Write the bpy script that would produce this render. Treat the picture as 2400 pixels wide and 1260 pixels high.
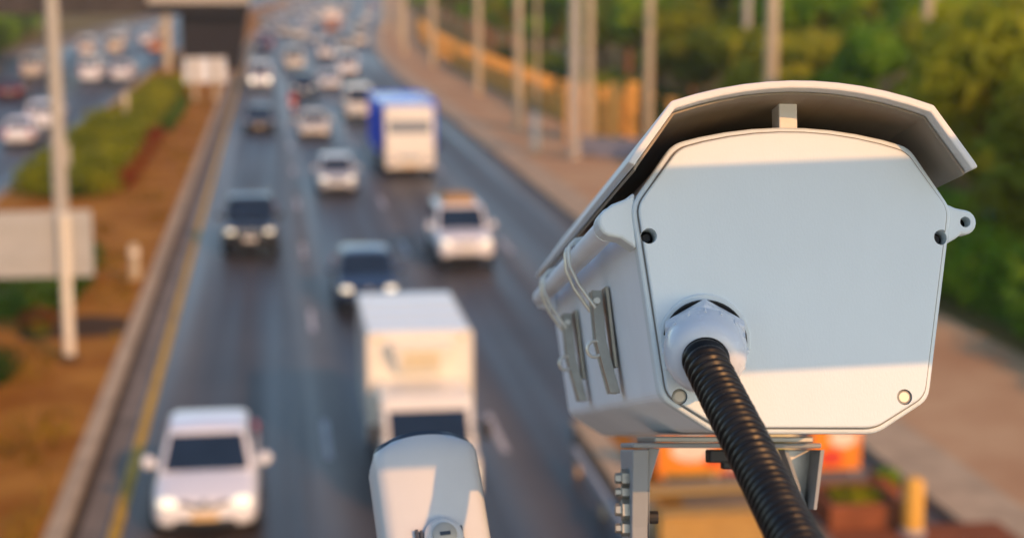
import bpy, bmesh, math, random
import numpy as np
from mathutils import Vector, Matrix

# ------------------------------------------------------------------ scene, camera, world, sun
for o in list(bpy.data.objects):
    bpy.data.objects.remove(o)
sc = bpy.context.scene
col = sc.collection
rad = math.radians
random.seed(7)
rng = np.random.default_rng(7)

CAM_Z = 9.3
PSI, THETA = rad(8.0907), rad(9.9090)          # turned right of the road, tilted down
cam_d = bpy.data.cameras.new('camera')
cam_d.sensor_width = 36.0
cam_d.lens = 59.25
cam_d.clip_start = 0.05
cam_d.clip_end = 4000
cam_d.dof.use_dof = True
cam_d.dof.focus_distance = 0.815
cam_d.dof.aperture_fstop = 8.1
cam = bpy.data.objects.new('camera', cam_d)
cam.location = (0, 0, CAM_Z)
cam.rotation_euler = (rad(90) - THETA, 0, -PSI)
col.objects.link(cam)
sc.camera = cam

SUN_EL, SUN_AZ = rad(26), rad(155)             # azimuth clockwise from +Y (up the road)
world = bpy.data.worlds.new('World')
sc.world = world
world.use_nodes = True
wn = world.node_tree
for n in list(wn.nodes):
    wn.nodes.remove(n)
w_out = wn.nodes.new('ShaderNodeOutputWorld')
w_bg = wn.nodes.new('ShaderNodeBackground')
w_sky = wn.nodes.new('ShaderNodeTexSky')
w_sky.sky_type = 'NISHITA'
w_sky.sun_disc = False
w_sky.sun_elevation = SUN_EL
w_sky.sun_rotation = SUN_AZ
w_sky.air_density = 1.0
w_sky.dust_density = 0.6
w_sky.ozone_density = 1.2
w_bg.inputs['Strength'].default_value = 0.15
wn.links.new(w_sky.outputs[0], w_bg.inputs['Color'])
wn.links.new(w_bg.outputs[0], w_out.inputs['Surface'])

sun_d = bpy.data.lights.new('sun', 'SUN')
sun_d.energy = 2.3
sun_d.angle = rad(0.5)
sun_d.color = (1.0, 0.455, 0.14)
sun = bpy.data.objects.new('sun', sun_d)
S = Vector((math.sin(SUN_AZ) * math.cos(SUN_EL), math.cos(SUN_AZ) * math.cos(SUN_EL), math.sin(SUN_EL)))
sun.rotation_euler = S.to_track_quat('Z', 'Y').to_euler()
sun.location = (10, -20, 30)
col.objects.link(sun)

sc.view_settings.view_transform = 'Standard'
sc.view_settings.look = 'None'
sc.view_settings.exposure = 0.46
sc.view_settings.gamma = 1.0
sc.cycles.volume_bounces = 0
sc.cycles.max_bounces = 6
sc.cycles.use_denoising = True
sc.cycles.sample_clamp_indirect = 8.0

# ------------------------------------------------------------------ materials
MATS = {}


def material(name, color, rough=0.6, metal=0.0, var=0.12, scale=6.0, bump=0.0, bump_scale=60.0,
             coat=0.0, emit=None, emit_strength=0.0, color2=None, stretch=None, trans=0.0, rough_var=0.08, spec=0.5, ior=1.45):
    """Principled material with object-space noise in colour, roughness and relief."""
    if name in MATS:
        return MATS[name]
    m = bpy.data.materials.new(name)
    m.use_nodes = True
    nt = m.node_tree
    b = nt.nodes['Principled BSDF']
    tc = nt.nodes.new('ShaderNodeTexCoord')
    mp = nt.nodes.new('ShaderNodeMapping')
    if stretch:
        mp.inputs['Scale'].default_value = stretch
    nt.links.new(tc.outputs['Object'], mp.inputs['Vector'])
    nz = nt.nodes.new('ShaderNodeTexNoise')
    nz.inputs['Scale'].default_value = scale
    nz.inputs['Detail'].default_value = 5.0
    nz.inputs['Roughness'].default_value = 0.6
    nt.links.new(mp.outputs[0], nz.inputs['Vector'])
    rmp = nt.nodes.new('ShaderNodeValToRGB')
    c1 = color
    c2 = color2 if color2 else tuple(min(1.0, c * (1 + var)) for c in color)
    if not color2:
        c1 = tuple(c * (1 - var) for c in color)
    rmp.color_ramp.elements[0].position = 0.32
    rmp.color_ramp.elements[1].position = 0.68
    rmp.color_ramp.elements[0].color = (*c1, 1)
    rmp.color_ramp.elements[1].color = (*c2, 1)
    nt.links.new(nz.outputs['Fac'], rmp.inputs['Fac'])
    nt.links.new(rmp.outputs[0], b.inputs['Base Color'])
    mr = nt.nodes.new('ShaderNodeMapRange')
    mr.inputs['To Min'].default_value = max(0.02, rough - rough_var)
    mr.inputs['To Max'].default_value = min(1.0, rough + rough_var)
    nt.links.new(nz.outputs['Fac'], mr.inputs['Value'])
    nt.links.new(mr.outputs[0], b.inputs['Roughness'])
    b.inputs['Metallic'].default_value = metal
    b.inputs['Coat Weight'].default_value = coat
    b.inputs['Coat Roughness'].default_value = 0.06
    b.inputs['Transmission Weight'].default_value = trans
    b.inputs['IOR'].default_value = ior
    b.inputs['Specular IOR Level'].default_value = spec
    if emit:
        b.inputs['Emission Color'].default_value = (*emit, 1)
        b.inputs['Emission Strength'].default_value = emit_strength
    if bump > 0:
        n2 = nt.nodes.new('ShaderNodeTexNoise')
        n2.inputs['Scale'].default_value = bump_scale
        n2.inputs['Detail'].default_value = 3.0
        nt.links.new(mp.outputs[0], n2.inputs['Vector'])
        bp = nt.nodes.new('ShaderNodeBump')
        bp.inputs['Strength'].default_value = bump
        bp.inputs['Distance'].default_value = 0.5 / bump_scale
        nt.links.new(n2.outputs['Fac'], bp.inputs['Height'])
        nt.links.new(bp.outputs[0], b.inputs['Normal'])
    MATS[name] = m
    return m


def leaf_material(name, ca, cb, cc, scale=0.45):
    m = bpy.data.materials.new(name)
    m.use_nodes = True
    nt = m.node_tree
    b = nt.nodes['Principled BSDF']
    tc = nt.nodes.new('ShaderNodeTexCoord')
    nz = nt.nodes.new('ShaderNodeTexNoise')
    nz.inputs['Scale'].default_value = scale
    nz.inputs['Detail'].default_value = 4.0
    nt.links.new(tc.outputs['Object'], nz.inputs['Vector'])
    oi = nt.nodes.new('ShaderNodeObjectInfo')
    add = nt.nodes.new('ShaderNodeMath')
    add.operation = 'MULTIPLY_ADD'
    add.inputs[1].default_value = 0.35
    nt.links.new(oi.outputs['Random'], add.inputs[0])
    sub = nt.nodes.new('ShaderNodeMath')
    sub.operation = 'SUBTRACT'
    sub.inputs[1].default_value = 0.17
    nt.links.new(nz.outputs['Fac'], sub.inputs[0])
    nt.links.new(sub.outputs[0], add.inputs[2])
    r = nt.nodes.new('ShaderNodeValToRGB')
    e = r.color_ramp.elements
    e[0].position, e[0].color = 0.32, (*ca, 1)
    e[1].position, e[1].color = 0.70, (*cc, 1)
    x = e.new(0.5)
    x.color = (*cb, 1)
    nt.links.new(add.outputs[0], r.inputs['Fac'])
    nt.links.new(r.outputs[0], b.inputs['Base Color'])
    b.inputs['Roughness'].default_value = 0.6
    b.inputs['Specular IOR Level'].default_value = 0.12
    tr = nt.nodes.new('ShaderNodeBsdfTranslucent')
    nt.links.new(r.outputs[0], tr.inputs['Color'])
    mix = nt.nodes.new('ShaderNodeMixShader')
    mix.inputs[0].default_value = 0.35
    nt.links.new(b.outputs[0], mix.inputs[1])
    nt.links.new(tr.outputs[0], mix.inputs[2])
    nt.links.new(mix.outputs[0], nt.nodes['Material Output'].inputs['Surface'])
    MATS[name] = m
    return m


def asphalt_material(name):
    """Grey asphalt with long polished wheel tracks and patches along the road."""
    m = bpy.data.materials.new(name)
    m.use_nodes = True
    nt = m.node_tree
    b = nt.nodes['Principled BSDF']
    tc = nt.nodes.new('ShaderNodeTexCoord')
    mp = nt.nodes.new('ShaderNodeMapping')
    mp.inputs['Scale'].default_value = (1.1, 0.012, 1)
    nt.links.new(tc.outputs['Object'], mp.inputs['Vector'])
    n1 = nt.nodes.new('ShaderNodeTexNoise')
    n1.inputs['Scale'].default_value = 1.0
    n1.inputs['Detail'].default_value = 3
    nt.links.new(mp.outputs[0], n1.inputs['Vector'])
    n2 = nt.nodes.new('ShaderNodeTexNoise')
    n2.inputs['Scale'].default_value = 0.25
    n2.inputs['Detail'].default_value = 6
    nt.links.new(tc.outputs['Object'], n2.inputs['Vector'])
    n3 = nt.nodes.new('ShaderNodeTexNoise')
    n3.inputs['Scale'].default_value = 60
    n3.inputs['Detail'].default_value = 3
    nt.links.new(tc.outputs['Object'], n3.inputs['Vector'])
    r1 = nt.nodes.new('ShaderNodeValToRGB')
    r1.color_ramp.elements[0].position = 0.36
    r1.color_ramp.elements[0].color = (0.024, 0.025, 0.031, 1)
    r1.color_ramp.elements[1].position = 0.64
    r1.color_ramp.elements[1].color = (0.062, 0.051, 0.045, 1)
    nt.links.new(n1.outputs['Fac'], r1.inputs['Fac'])
    mx = nt.nodes.new('ShaderNodeMixRGB')
    mx.blend_type = 'MULTIPLY'
    mx.inputs['Fac'].default_value = 0.85
    r2 = nt.nodes.new('ShaderNodeValToRGB')
    r2.color_ramp.elements[0].position = 0.3
    r2.color_ramp.elements[0].color = (0.62, 0.62, 0.64, 1)
    r2.color_ramp.elements[1].position = 0.7
    r2.color_ramp.elements[1].color = (1.25, 1.2, 1.15, 1)
    nt.links.new(n2.outputs['Fac'], r2.inputs['Fac'])
    nt.links.new(r1.outputs[0], mx.inputs[1])
    nt.links.new(r2.outputs[0], mx.inputs[2])
    sx = nt.nodes.new('ShaderNodeSeparateXYZ')
    nt.links.new(tc.outputs['Object'], sx.inputs[0])
    last = None
    for p in (0.95, 4.45, 7.95, -2.3, 10.9):
        d = nt.nodes.new('ShaderNodeMath'); d.operation = 'SUBTRACT'; d.inputs[1].default_value = p
        nt.links.new(sx.outputs['X'], d.inputs[0])
        a = nt.nodes.new('ShaderNodeMath'); a.operation = 'ABSOLUTE'
        nt.links.new(d.outputs[0], a.inputs[0])
        k = nt.nodes.new('ShaderNodeMapRange'); k.interpolation_type = 'SMOOTHSTEP'
        k.inputs['From Min'].default_value = 0.75; k.inputs['From Max'].default_value = 0.05
        nt.links.new(a.outputs[0], k.inputs['Value'])
        if last is None:
            last = k.outputs[0]
        else:
            q = nt.nodes.new('ShaderNodeMath'); q.operation = 'MAXIMUM'
            nt.links.new(last, q.inputs[0]); nt.links.new(k.outputs[0], q.inputs[1])
            last = q.outputs[0]
    n4 = nt.nodes.new('ShaderNodeTexNoise'); n4.inputs['Scale'].default_value = 0.16; n4.inputs['Detail'].default_value = 4
    nt.links.new(tc.outputs['Object'], n4.inputs['Vector'])
    q = nt.nodes.new('ShaderNodeMath'); q.operation = 'MULTIPLY'
    nt.links.new(last, q.inputs[0]); nt.links.new(n4.outputs['Fac'], q.inputs[1])
    dm = nt.nodes.new('ShaderNodeMixRGB')
    dm.inputs[2].default_value = (0.135, 0.100, 0.068, 1)
    nt.links.new(q.outputs[0], dm.inputs[0]); nt.links.new(mx.outputs[0], dm.inputs[1])
    nt.links.new(dm.outputs[0], b.inputs['Base Color'])
    mr = nt.nodes.new('ShaderNodeMapRange')
    mr.inputs['From Min'].default_value = 0.35
    mr.inputs['From Max'].default_value = 0.65
    b.inputs['Specular IOR Level'].default_value = 0.22
    mr.inputs['To Min'].default_value = 0.32
    mr.inputs['To Max'].default_value = 0.55
    nt.links.new(n1.outputs['Fac'], mr.inputs['Value'])
    nt.links.new(mr.outputs[0], b.inputs['Roughness'])
    bp = nt.nodes.new('ShaderNodeBump')
    bp.inputs['Strength'].default_value = 0.25
    bp.inputs['Distance'].default_value = 0.01
    nt.links.new(n3.outputs['Fac'], bp.inputs['Height'])
    nt.links.new(bp.outputs[0], b.inputs['Normal'])
    MATS[name] = m
    return m


def M(name):
    return MATS[name]


asphalt_material('asphalt')
material('soil', (0.25, 0.085, 0.010), 0.95, color2=(0.47, 0.215, 0.040), scale=0.5, bump=0.5, bump_scale=8, spec=0.05)
material('dark_brown', (0.06, 0.038, 0.022), 0.95, color2=(0.10, 0.062, 0.035), scale=1.5, bump=0.6, bump_scale=12, spec=0.05)
material('terrain', (0.13, 0.11, 0.025), 0.95, color2=(0.22, 0.15, 0.05), scale=0.12, spec=0.05)
material('kerb_concrete', (0.46, 0.35, 0.22), 0.85, scale=1.2, var=0.2, bump=0.3, bump_scale=30, spec=0.2)
material('gutter_concrete', (0.20, 0.165, 0.125), 0.85, scale=0.8, var=0.25, bump=0.3, bump_scale=30, spec=0.2)
material('joint_dirt', (0.07, 0.055, 0.042), 0.95, spec=0.05)
material('pavement', (0.43, 0.245, 0.125), 0.9, color2=(0.58, 0.40, 0.225), scale=0.3, bump=0.2, bump_scale=25, spec=0.05)
material('yellow_paint', (0.55, 0.33, 0.04), 0.7, var=0.3, scale=2, spec=0.05)
material('white_line', (0.46, 0.45, 0.44), 0.7, var=0.35, scale=3)
material('pole_concrete', (0.50, 0.42, 0.28), 0.85, var=0.1, scale=2, bump=0.2, bump_scale=20, spec=0.2)
material('pole_grey', (0.44, 0.41, 0.34), 0.6, var=0.08, scale=3, spec=0.2)
material('sign_back', (0.40, 0.40, 0.37), 0.5, var=0.06, scale=1.5, spec=0.2)
material('sign_pale', (0.66, 0.70, 0.72), 0.5, var=0.05)
material('cream_paint', (0.74, 0.67, 0.52), 0.55, var=0.06)
material('yellow_wall', (0.76, 0.42, 0.11), 0.85, var=0.14, scale=0.8, spec=0.05)
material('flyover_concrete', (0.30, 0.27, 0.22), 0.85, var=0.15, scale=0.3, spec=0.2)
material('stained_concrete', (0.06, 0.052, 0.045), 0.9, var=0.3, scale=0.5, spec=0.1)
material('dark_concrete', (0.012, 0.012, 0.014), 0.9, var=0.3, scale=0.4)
material('bark', (0.17, 0.11, 0.065), 0.95, var=0.3, scale=4, bump=0.6, bump_scale=10, spec=0.05)
material('bark_red', (0.26, 0.12, 0.055), 0.95, var=0.3, scale=4, bump=0.6, bump_scale=10, spec=0.05)
leaf_material('leaf_olive', (0.15, 0.185, 0.010), (0.27, 0.305, 0.016), (0.45, 0.43, 0.034))
leaf_material('leaf_green', (0.072, 0.170, 0.008), (0.158, 0.314, 0.014), (0.339, 0.447, 0.024))
leaf_material('leaf_hedge', (0.16, 0.190, 0.006), (0.28, 0.285, 0.008), (0.40, 0.34, 0.012))
leaf_material('leaf_dark', (0.024, 0.062, 0.006), (0.055, 0.125, 0.009), (0.11, 0.18, 0.013))
leaf_material('leaf_red', (0.22, 0.034, 0.008), (0.32, 0.080, 0.012), (0.20, 0.15, 0.015))
leaf_material('leaf_brown', (0.22, 0.115, 0.016), (0.34, 0.20, 0.022), (0.28, 0.25, 0.025))
# vehicles
for nm, c in dict(white=(0.78, 0.78, 0.78), cream=(0.76, 0.70, 0.56), silver=(0.46, 0.48, 0.50), grey=(0.22, 0.23, 0.25),
                  navy=(0.012, 0.030, 0.075), black=(0.012, 0.014, 0.018), red=(0.32, 0.030, 0.030), maroon=(0.10, 0.02, 0.025),
                  blue=(0.015, 0.10, 0.70), teal=(0.30, 0.42, 0.42), beige=(0.52, 0.45, 0.35), orange=(0.70, 0.25, 0.03),
                  ivory=(0.80, 0.755, 0.64)).items():
    material('paint_' + nm, c, 0.32, var=0.03, scale=1.0, coat=0.7, metal=0.0)
material('glass_dark', (0.012, 0.024, 0.045), 0.08, var=0.2, scale=1, coat=0.3, rough_var=0.03)
material('glass_sky_sheen', (0.16, 0.17, 0.17), 0.12, var=0.1, coat=0.3, rough_var=0.03)  # sky reflected in the lorry windscreen, put into the colour
material('barrier_grey', (0.20, 0.22, 0.27), 0.85, var=0.2)
material('tyre', (0.018, 0.018, 0.018), 0.85)
material('rim_metal', (0.45, 0.45, 0.46), 0.35, metal=0.9)
material('black_plastic', (0.020, 0.020, 0.022), 0.55)
material('chrome', (0.75, 0.74, 0.70), 0.22, metal=0.9)
material('plate_white', (0.72, 0.70, 0.62), 0.45)
material('plate_yellow', (0.70, 0.48, 0.22), 0.45)
material('lamp_off', (0.62, 0.62, 0.66), 0.18, metal=0.35, coat=0.6)
material('lamp_lit', (0.8, 0.78, 0.7), 0.2, emit=(1.0, 0.86, 0.60), emit_strength=0.7)
material('lamp_bright', (0.8, 0.78, 0.7), 0.2, emit=(1.0, 0.86, 0.58), emit_strength=5.0)
material('tail_red', (0.35, 0.02, 0.015), 0.25, coat=0.5)
material('tarp_tan', (0.42, 0.25, 0.10), 0.8, var=0.15, scale=4)
# foreground
material('housing_paint', (0.655, 0.745, 0.785), 0.46, var=0.016, scale=26, stretch=(1.6, 1, 0.7), bump=0.12, bump_scale=700, rough_var=0.08)
material('shield_paint', (0.74, 0.74, 0.72), 0.5, var=0.03, scale=14, bump=0.08, bump_scale=700, rough_var=0.05)
material('body_paint', (0.78, 0.84, 0.90), 0.5, var=0.04, scale=14, bump=0.08, bump_scale=700)
material('hood_shade', (0.30, 0.255, 0.20), 0.7, var=0.06, scale=20)  # shade and warm bounce under the hood, put into the brown
material('gasket', (0.20, 0.20, 0.19), 0.8)
material('hole_black', (0.006, 0.006, 0.006), 0.9)
material('screw', (0.50, 0.47, 0.40), 0.45, metal=0.5)
material('gland_plastic', (0.60, 0.66, 0.74), 0.28, var=0.05, scale=40, coat=0.2)
material('conduit', (0.004, 0.004, 0.005), 0.32, color2=(0.017, 0.016, 0.015), scale=70, rough_var=0.14, spec=0.28)
material('galvanised', (0.28, 0.28, 0.26), 0.42, metal=0.65, var=0.15, scale=40)
material('steel_wire', (0.78, 0.75, 0.66), 0.30, metal=0.6)
material('latch_steel', (0.36, 0.35, 0.31), 0.36, metal=0.55, var=0.15, scale=60)
material('bracket_paint', (0.25, 0.27, 0.29), 0.5, var=0.05, scale=20)
material('lid_blue', (0.60, 0.62, 0.63), 0.40, var=0.03, scale=20)
material('lid_dark', (0.035, 0.05, 0.075), 0.5)  # rim shade put into the dark blue; knob marks share it
material('rail_paint', (0.36, 0.38, 0.39), 0.5, var=0.08)
# roadside stall
material('ochre_wood', (0.46, 0.27, 0.07), 0.7, var=0.15, scale=3, stretch=(1, 6, 6))
material('board_orange', (0.90, 0.26, 0.015), 0.6, var=0.1, scale=3)
material('board_red', (0.70, 0.06, 0.03), 0.6, var=0.1, scale=3)
material('board_cream', (0.62, 0.52, 0.30), 0.6, var=0.12, scale=5)
material('board_white', (0.80, 0.68, 0.52), 0.6, var=0.1, scale=3)
material('brick_red', (0.24, 0.085, 0.04), 0.9, var=0.2, scale=3, spec=0.05)
material('bollard_yellow', (0.74, 0.40, 0.06), 0.55, var=0.1)
material('blue_cloth', (0.05, 0.35, 0.45), 0.8)

# ------------------------------------------------------------------ mesh helpers


class MB:
    """Collects shapes; build() links them as one mesh object."""

    def __init__(s):
        s.v, s.f = [], []

    def add(s, vs, fs):
        n = len(s.v)
        s.v += [tuple(v) for v in vs]
        s.f += [tuple(i + n for i in f) for f in fs]
        return s

    def box(s, x0, x1, y0, y1, z0, z1):
        vs = [(x0, y0, z0), (x1, y0, z0), (x1, y1, z0), (x0, y1, z0), (x0, y0, z1), (x1, y0, z1), (x1, y1, z1), (x0, y1, z1)]
        return s.add(vs, [(0, 3, 2, 1), (4, 5, 6, 7), (0, 1, 5, 4), (1, 2, 6, 5), (2, 3, 7, 6), (3, 0, 4, 7)])

    def frustum(s, base, top):
        """two quads of 3d points (same order, counter-clockwise seen from above)"""
        return s.add(list(base) + list(top), [(0, 3, 2, 1), (4, 5, 6, 7), (0, 1, 5, 4), (1, 2, 6, 5), (2, 3, 7, 6), (3, 0, 4, 7)])

    def prism(s, pts, axis, a, b):
        """closed 2d outline extruded from a to b along axis ('x','y','z')"""
        def p3(p, t):
            return {'x': (t, p[0], p[1]), 'y': (p[0], t, p[1]), 'z': (p[0], p[1], t)}[axis]
        n = len(pts)
        vs = [p3(p, a) for p in pts] + [p3(p, b) for p in pts]
        fs = [tuple(range(n)), tuple(range(2 * n - 1, n - 1, -1))]
        for i in range(n):
            j = (i + 1) % n
            fs.append((i, i + n, j + n, j))
        return s.add(vs, fs)

    def loft(s, rings, cap=True):
        n = len(rings[0])
        vs = [p for r in rings for p in r]
        fs = []
        for k in range(len(rings) - 1):
            for i in range(n):
                j = (i + 1) % n
                fs.append((k * n + i, k * n + j, (k + 1) * n + j, (k + 1) * n + i))
        if cap:
            fs.append(tuple(range(n - 1, -1, -1)))
            fs.append(tuple((len(rings) - 1) * n + i for i in range(n)))
        return s.add(vs, fs)

    def tube(s, pts, rads, seg=12, cap=True):
        pts = [Vector(p) for p in pts]
        if not hasattr(rads, '__len__'):
            rads = [rads] * len(pts)
        rings = []
        up = None
        for i, p in enumerate(pts):
            t = (pts[min(i + 1, len(pts) - 1)] - pts[max(i - 1, 0)]).normalized()
            if up is None:
                up = Vector((0, 0, 1)) if abs(t.z) < 0.9 else Vector((1, 0, 0))
            x = up - t * up.dot(t)
            x.normalize()
            up = x
            y = t.cross(x)
            rings.append([tuple(p + (x * math.cos(a) + y * math.sin(a)) * rads[i]) for a in [2 * math.pi * k / seg for k in range(seg)]])
        return s.loft(rings, cap)

    def lathe(s, prof, origin, axis, seg=24, cap=True):
        """prof: list of (distance along axis, radius)"""
        o, t = Vector(origin), Vector(axis).normalized()
        up = Vector((0, 0, 1)) if abs(t.z) < 0.9 else Vector((1, 0, 0))
        x = (up - t * up.dot(t)).normalized()
        y = t.cross(x)
        rings = [[tuple(o + t * d + (x * math.cos(a) + y * math.sin(a)) * r) for a in [2 * math.pi * k / seg for k in range(seg)]] for d, r in prof]
        return s.loft(rings, cap)

    def torus(s, origin, axis, R, r, a0=0.0, a1=2 * math.pi, seg=24, tseg=8):
        o, t = Vector(origin), Vector(axis).normalized()
        up = Vector((0, 0, 1)) if abs(t.z) < 0.9 else Vector((1, 0, 0))
        x = (up - t * up.dot(t)).normalized()
        y = t.cross(x)
        full = abs(a1 - a0 - 2 * math.pi) < 1e-6
        ks = range(seg + 1)
        pts = [o + (x * math.cos(a0 + (a1 - a0) * k / seg) + y * math.sin(a0 + (a1 - a0) * k / seg)) * R for k in ks]
        return s.tube(pts, r, tseg, not full)

    def mesh(s, name, smooth=0):
        me = bpy.data.meshes.new(name)
        me.from_pydata(s.v, [], s.f)
        bm = bmesh.new()
        bm.from_mesh(me)
        bmesh.ops.recalc_face_normals(bm, faces=bm.faces)
        if smooth:
            for f in bm.faces:
                f.smooth = True
            lim = rad(smooth)
            for e in bm.edges:
                if len(e.link_faces) == 2 and e.calc_face_angle(0) > lim:
                    e.smooth = False
        bm.to_mesh(me)
        bm.free()
        return me

    def build(s, name, mat, parent=None, smooth=0, bevel=0.0, seg=2, subsurf=0):
        return link(name, s.mesh(name, smooth), mat, parent, bevel, seg, subsurf)


def link(name, me, mat, parent=None, bevel=0.0, seg=2, subsurf=0):
    o = bpy.data.objects.new(name, me)
    col.objects.link(o)
    if mat:
        m = M(mat) if isinstance(mat, str) else mat
        if not me.materials:
            me.materials.append(m)
        o.material_slots[0].link = 'OBJECT'
        o.material_slots[0].material = m
    if parent:
        o.parent = parent
    if bevel > 0:
        b = o.modifiers.new('bevel', 'BEVEL')
        b.width = bevel
        b.segments = seg
        b.limit_method = 'ANGLE'
        b.angle_limit = rad(25)
        b.harden_normals = False
    if subsurf:
        b = o.modifiers.new('subsurf', 'SUBSURF')
        b.levels = subsurf
        b.render_levels = subsurf
    return o


def tag(o, label=None, cat=None, group=None, kind=None):
    if label:
        o['label'] = label
    if cat:
        o['category'] = cat
    if group:
        o['group'] = group
    if kind:
        o['kind'] = kind
    return o


def thing(name, loc, label, cat, group=None, rz=0.0):
    o = bpy.data.objects.new(name, None)
    o.empty_display_size = 0.2
    o.location = loc
    o.rotation_euler = (0, 0, rz)
    col.objects.link(o)
    return tag(o, label, cat, group)


def struct(o):
    return tag(o, kind='structure')


ORD = ['nearest', 'second', 'third', 'fourth', 'fifth', 'sixth', 'seventh', 'eighth', 'ninth', 'tenth', 'eleventh', 'twelfth',
       'thirteenth', 'fourteenth', 'fifteenth', 'sixteenth', 'seventeenth', 'eighteenth', 'nineteenth', 'twentieth']

# ------------------------------------------------------------------ the setting


def bend(y):
    """the road swings gently to the right far up"""
    t = max(0.0, y - 150.0)
    return 0.00007 * t * t


def strip(name, mat, x0, x1, z, y0, y1, z0=None, step=10.0, x0f=None, x1f=None):
    """a ribbon along the road; with z0 it has sides too"""
    ys = [y0 + (y1 - y0) * i / max(1, int((y1 - y0) / step)) for i in range(int((y1 - y0) / step) + 1)] if y1 - y0 > step else [y0, y1]
    m = MB()
    rings = []
    for y in ys:
        a = (x0f(y) if x0f else x0) + bend(y)
        b = (x1f(y) if x1f else x1) + bend(y)
        if z0 is None:
            rings.append([(a, y, z), (b, y, z)])
        else:
            rings.append([(a, y, z0), (b, y, z0), (b, y, z), (a, y, z)])
    if z0 is None:
        vs = [p for r in rings for p in r]
        m.add(vs, [(2 * i, 2 * i + 1, 2 * i + 3, 2 * i + 2) for i in range(len(rings) - 1)])
    else:
        m.loft(rings)
    return m.build(name, mat)


g = MB()
g.add([(-700, -40, -0.03), (900, -40, -0.03), (900, 1800, -0.03), (-700, 1800, -0.03)], [(0, 1, 2, 3)])
struct(g.build('ground', 'terrain'))


def far_w(y):
    t = max(0.0, min(1.0, (y - 150) / 330.0))
    return 13.0 * t * t * (3 - 2 * t)


def far_right(y):
    return 11.45 + far_w(y)


road = struct(strip('road', 'asphalt', -3.42, 11.45, 0.0, -30, 1200, x1f=far_right))
road2 = struct(strip('road', 'asphalt', -27.0, -11.6, 0.0, -30, 1200))
struct(strip('gutter', 'gutter_concrete', -3.42, -2.98, 0.006, -30, 1200))
struct(strip('gutter', 'joint_dirt', -3.60, -3.40, 0.011, -30, 1200))
struct(strip('kerb', 'kerb_concrete', -3.92, -3.58, 0.14, -30, 1200, z0=-0.1))
struct(strip('median', 'soil', -11.3, -3.91, 0.11, -30, 1200, z0=-0.1))
struct(strip('kerb', 'kerb_concrete', -11.62, -11.29, 0.14, -30, 1200, z0=-0.1))
struct(strip('kerb', 'kerb_concrete', 11.44, 12.15, 0.14, -30, 1200, z0=-0.1, x0f=far_right, x1f=lambda y: far_right(y) + 0.7))
struct(strip('pavement', 'kerb_concrete', 12.14, 12.9, 0.128, -30, 1200, z0=-0.1, x0f=lambda y: far_right(y) + 0.69, x1f=lambda y: far_right(y) + 1.4))
struct(strip('pavement', 'pavement', 12.89, 18.0, 0.12, -30, 1200, z0=-0.1, x0f=lambda y: far_right(y) + 1.39, x1f=lambda y: far_right(y) + 6.6))
struct(strip('kerb', 'kerb_concrete', -27.4, -26.98, 0.14, -30, 1200, z0=-0.1))
struct(strip('pavement', 'gutter_concrete', -32.0, -27.39, 0.12, -30, 1200, z0=-0.1))
line = strip('edge_line', 'yellow_paint', -2.90, -2.70, 0.010, -30, 600)
line.parent = road
n = 0
dash_mesh = None
for X in (0.93, 4.42, 7.95):
    y = 7.9
    while y < 230:
        if dash_mesh is None:
            dash_mesh = MB().add([(-0.075, 0, 0), (0.075, 0, 0), (0.075, 3, 0), (-0.075, 3, 0)], [(0, 1, 2, 3)]).mesh('lane_dash')
        o = link('lane_dash', dash_mesh, 'white_line', road)
        o.location = (X + bend(y), y, 0.005)
        y += 12.0
for X in (-15.5, -19.3, -23.1):
    y = 60.0
    while y < 230:
        o = link('lane_dash', dash_mesh, 'white_line', road2)
        o.location = (X + bend(y), y, 0.005)
        y += 12.0

# footbridge on which the picture is taken: deck, parapet rails in front of and over the lens
fb = thing('footbridge', (0, 0, 7.7), 'grey steel footbridge deck and railing over the road', 'footbridge')
MB().box(-14, 22, -3.2, 0.75, -0.45, 0.0).build('deck', 'flyover_concrete', fb)
BAR_Y, BAR_Z = 0.372, 1.678
rl = MB().box(-14, 22, BAR_Y - 0.02, BAR_Y + 0.02, BAR_Z - 0.052, BAR_Z + 0.042).build('handrail', 'rail_paint', fb, bevel=0.006)
MB().box(-14, 22, BAR_Y - 0.02, BAR_Y + 0.02, 0.95, 1.02).build('middle_rail', 'rail_paint', fb, bevel=0.006)
MB().box(-14, 22, BAR_Y - 0.02, BAR_Y + 0.02, 0.35, 0.42).build('lower_rail', 'rail_paint', fb, bevel=0.006)
pm = MB().box(-0.03, 0.03, BAR_Y - 0.022, BAR_Y + 0.022, 0.0, BAR_Z).mesh('post')
for x in (-13, -10.2, -7.4, -4.6, -1.8, 2.6, 5.4, 8.2, 11.0, 13.8, 16.6, 19.4):
    o = link('post', pm, 'rail_paint', fb)
    o.location.x = x

# ------------------------------------------------------------------ greenery


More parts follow.
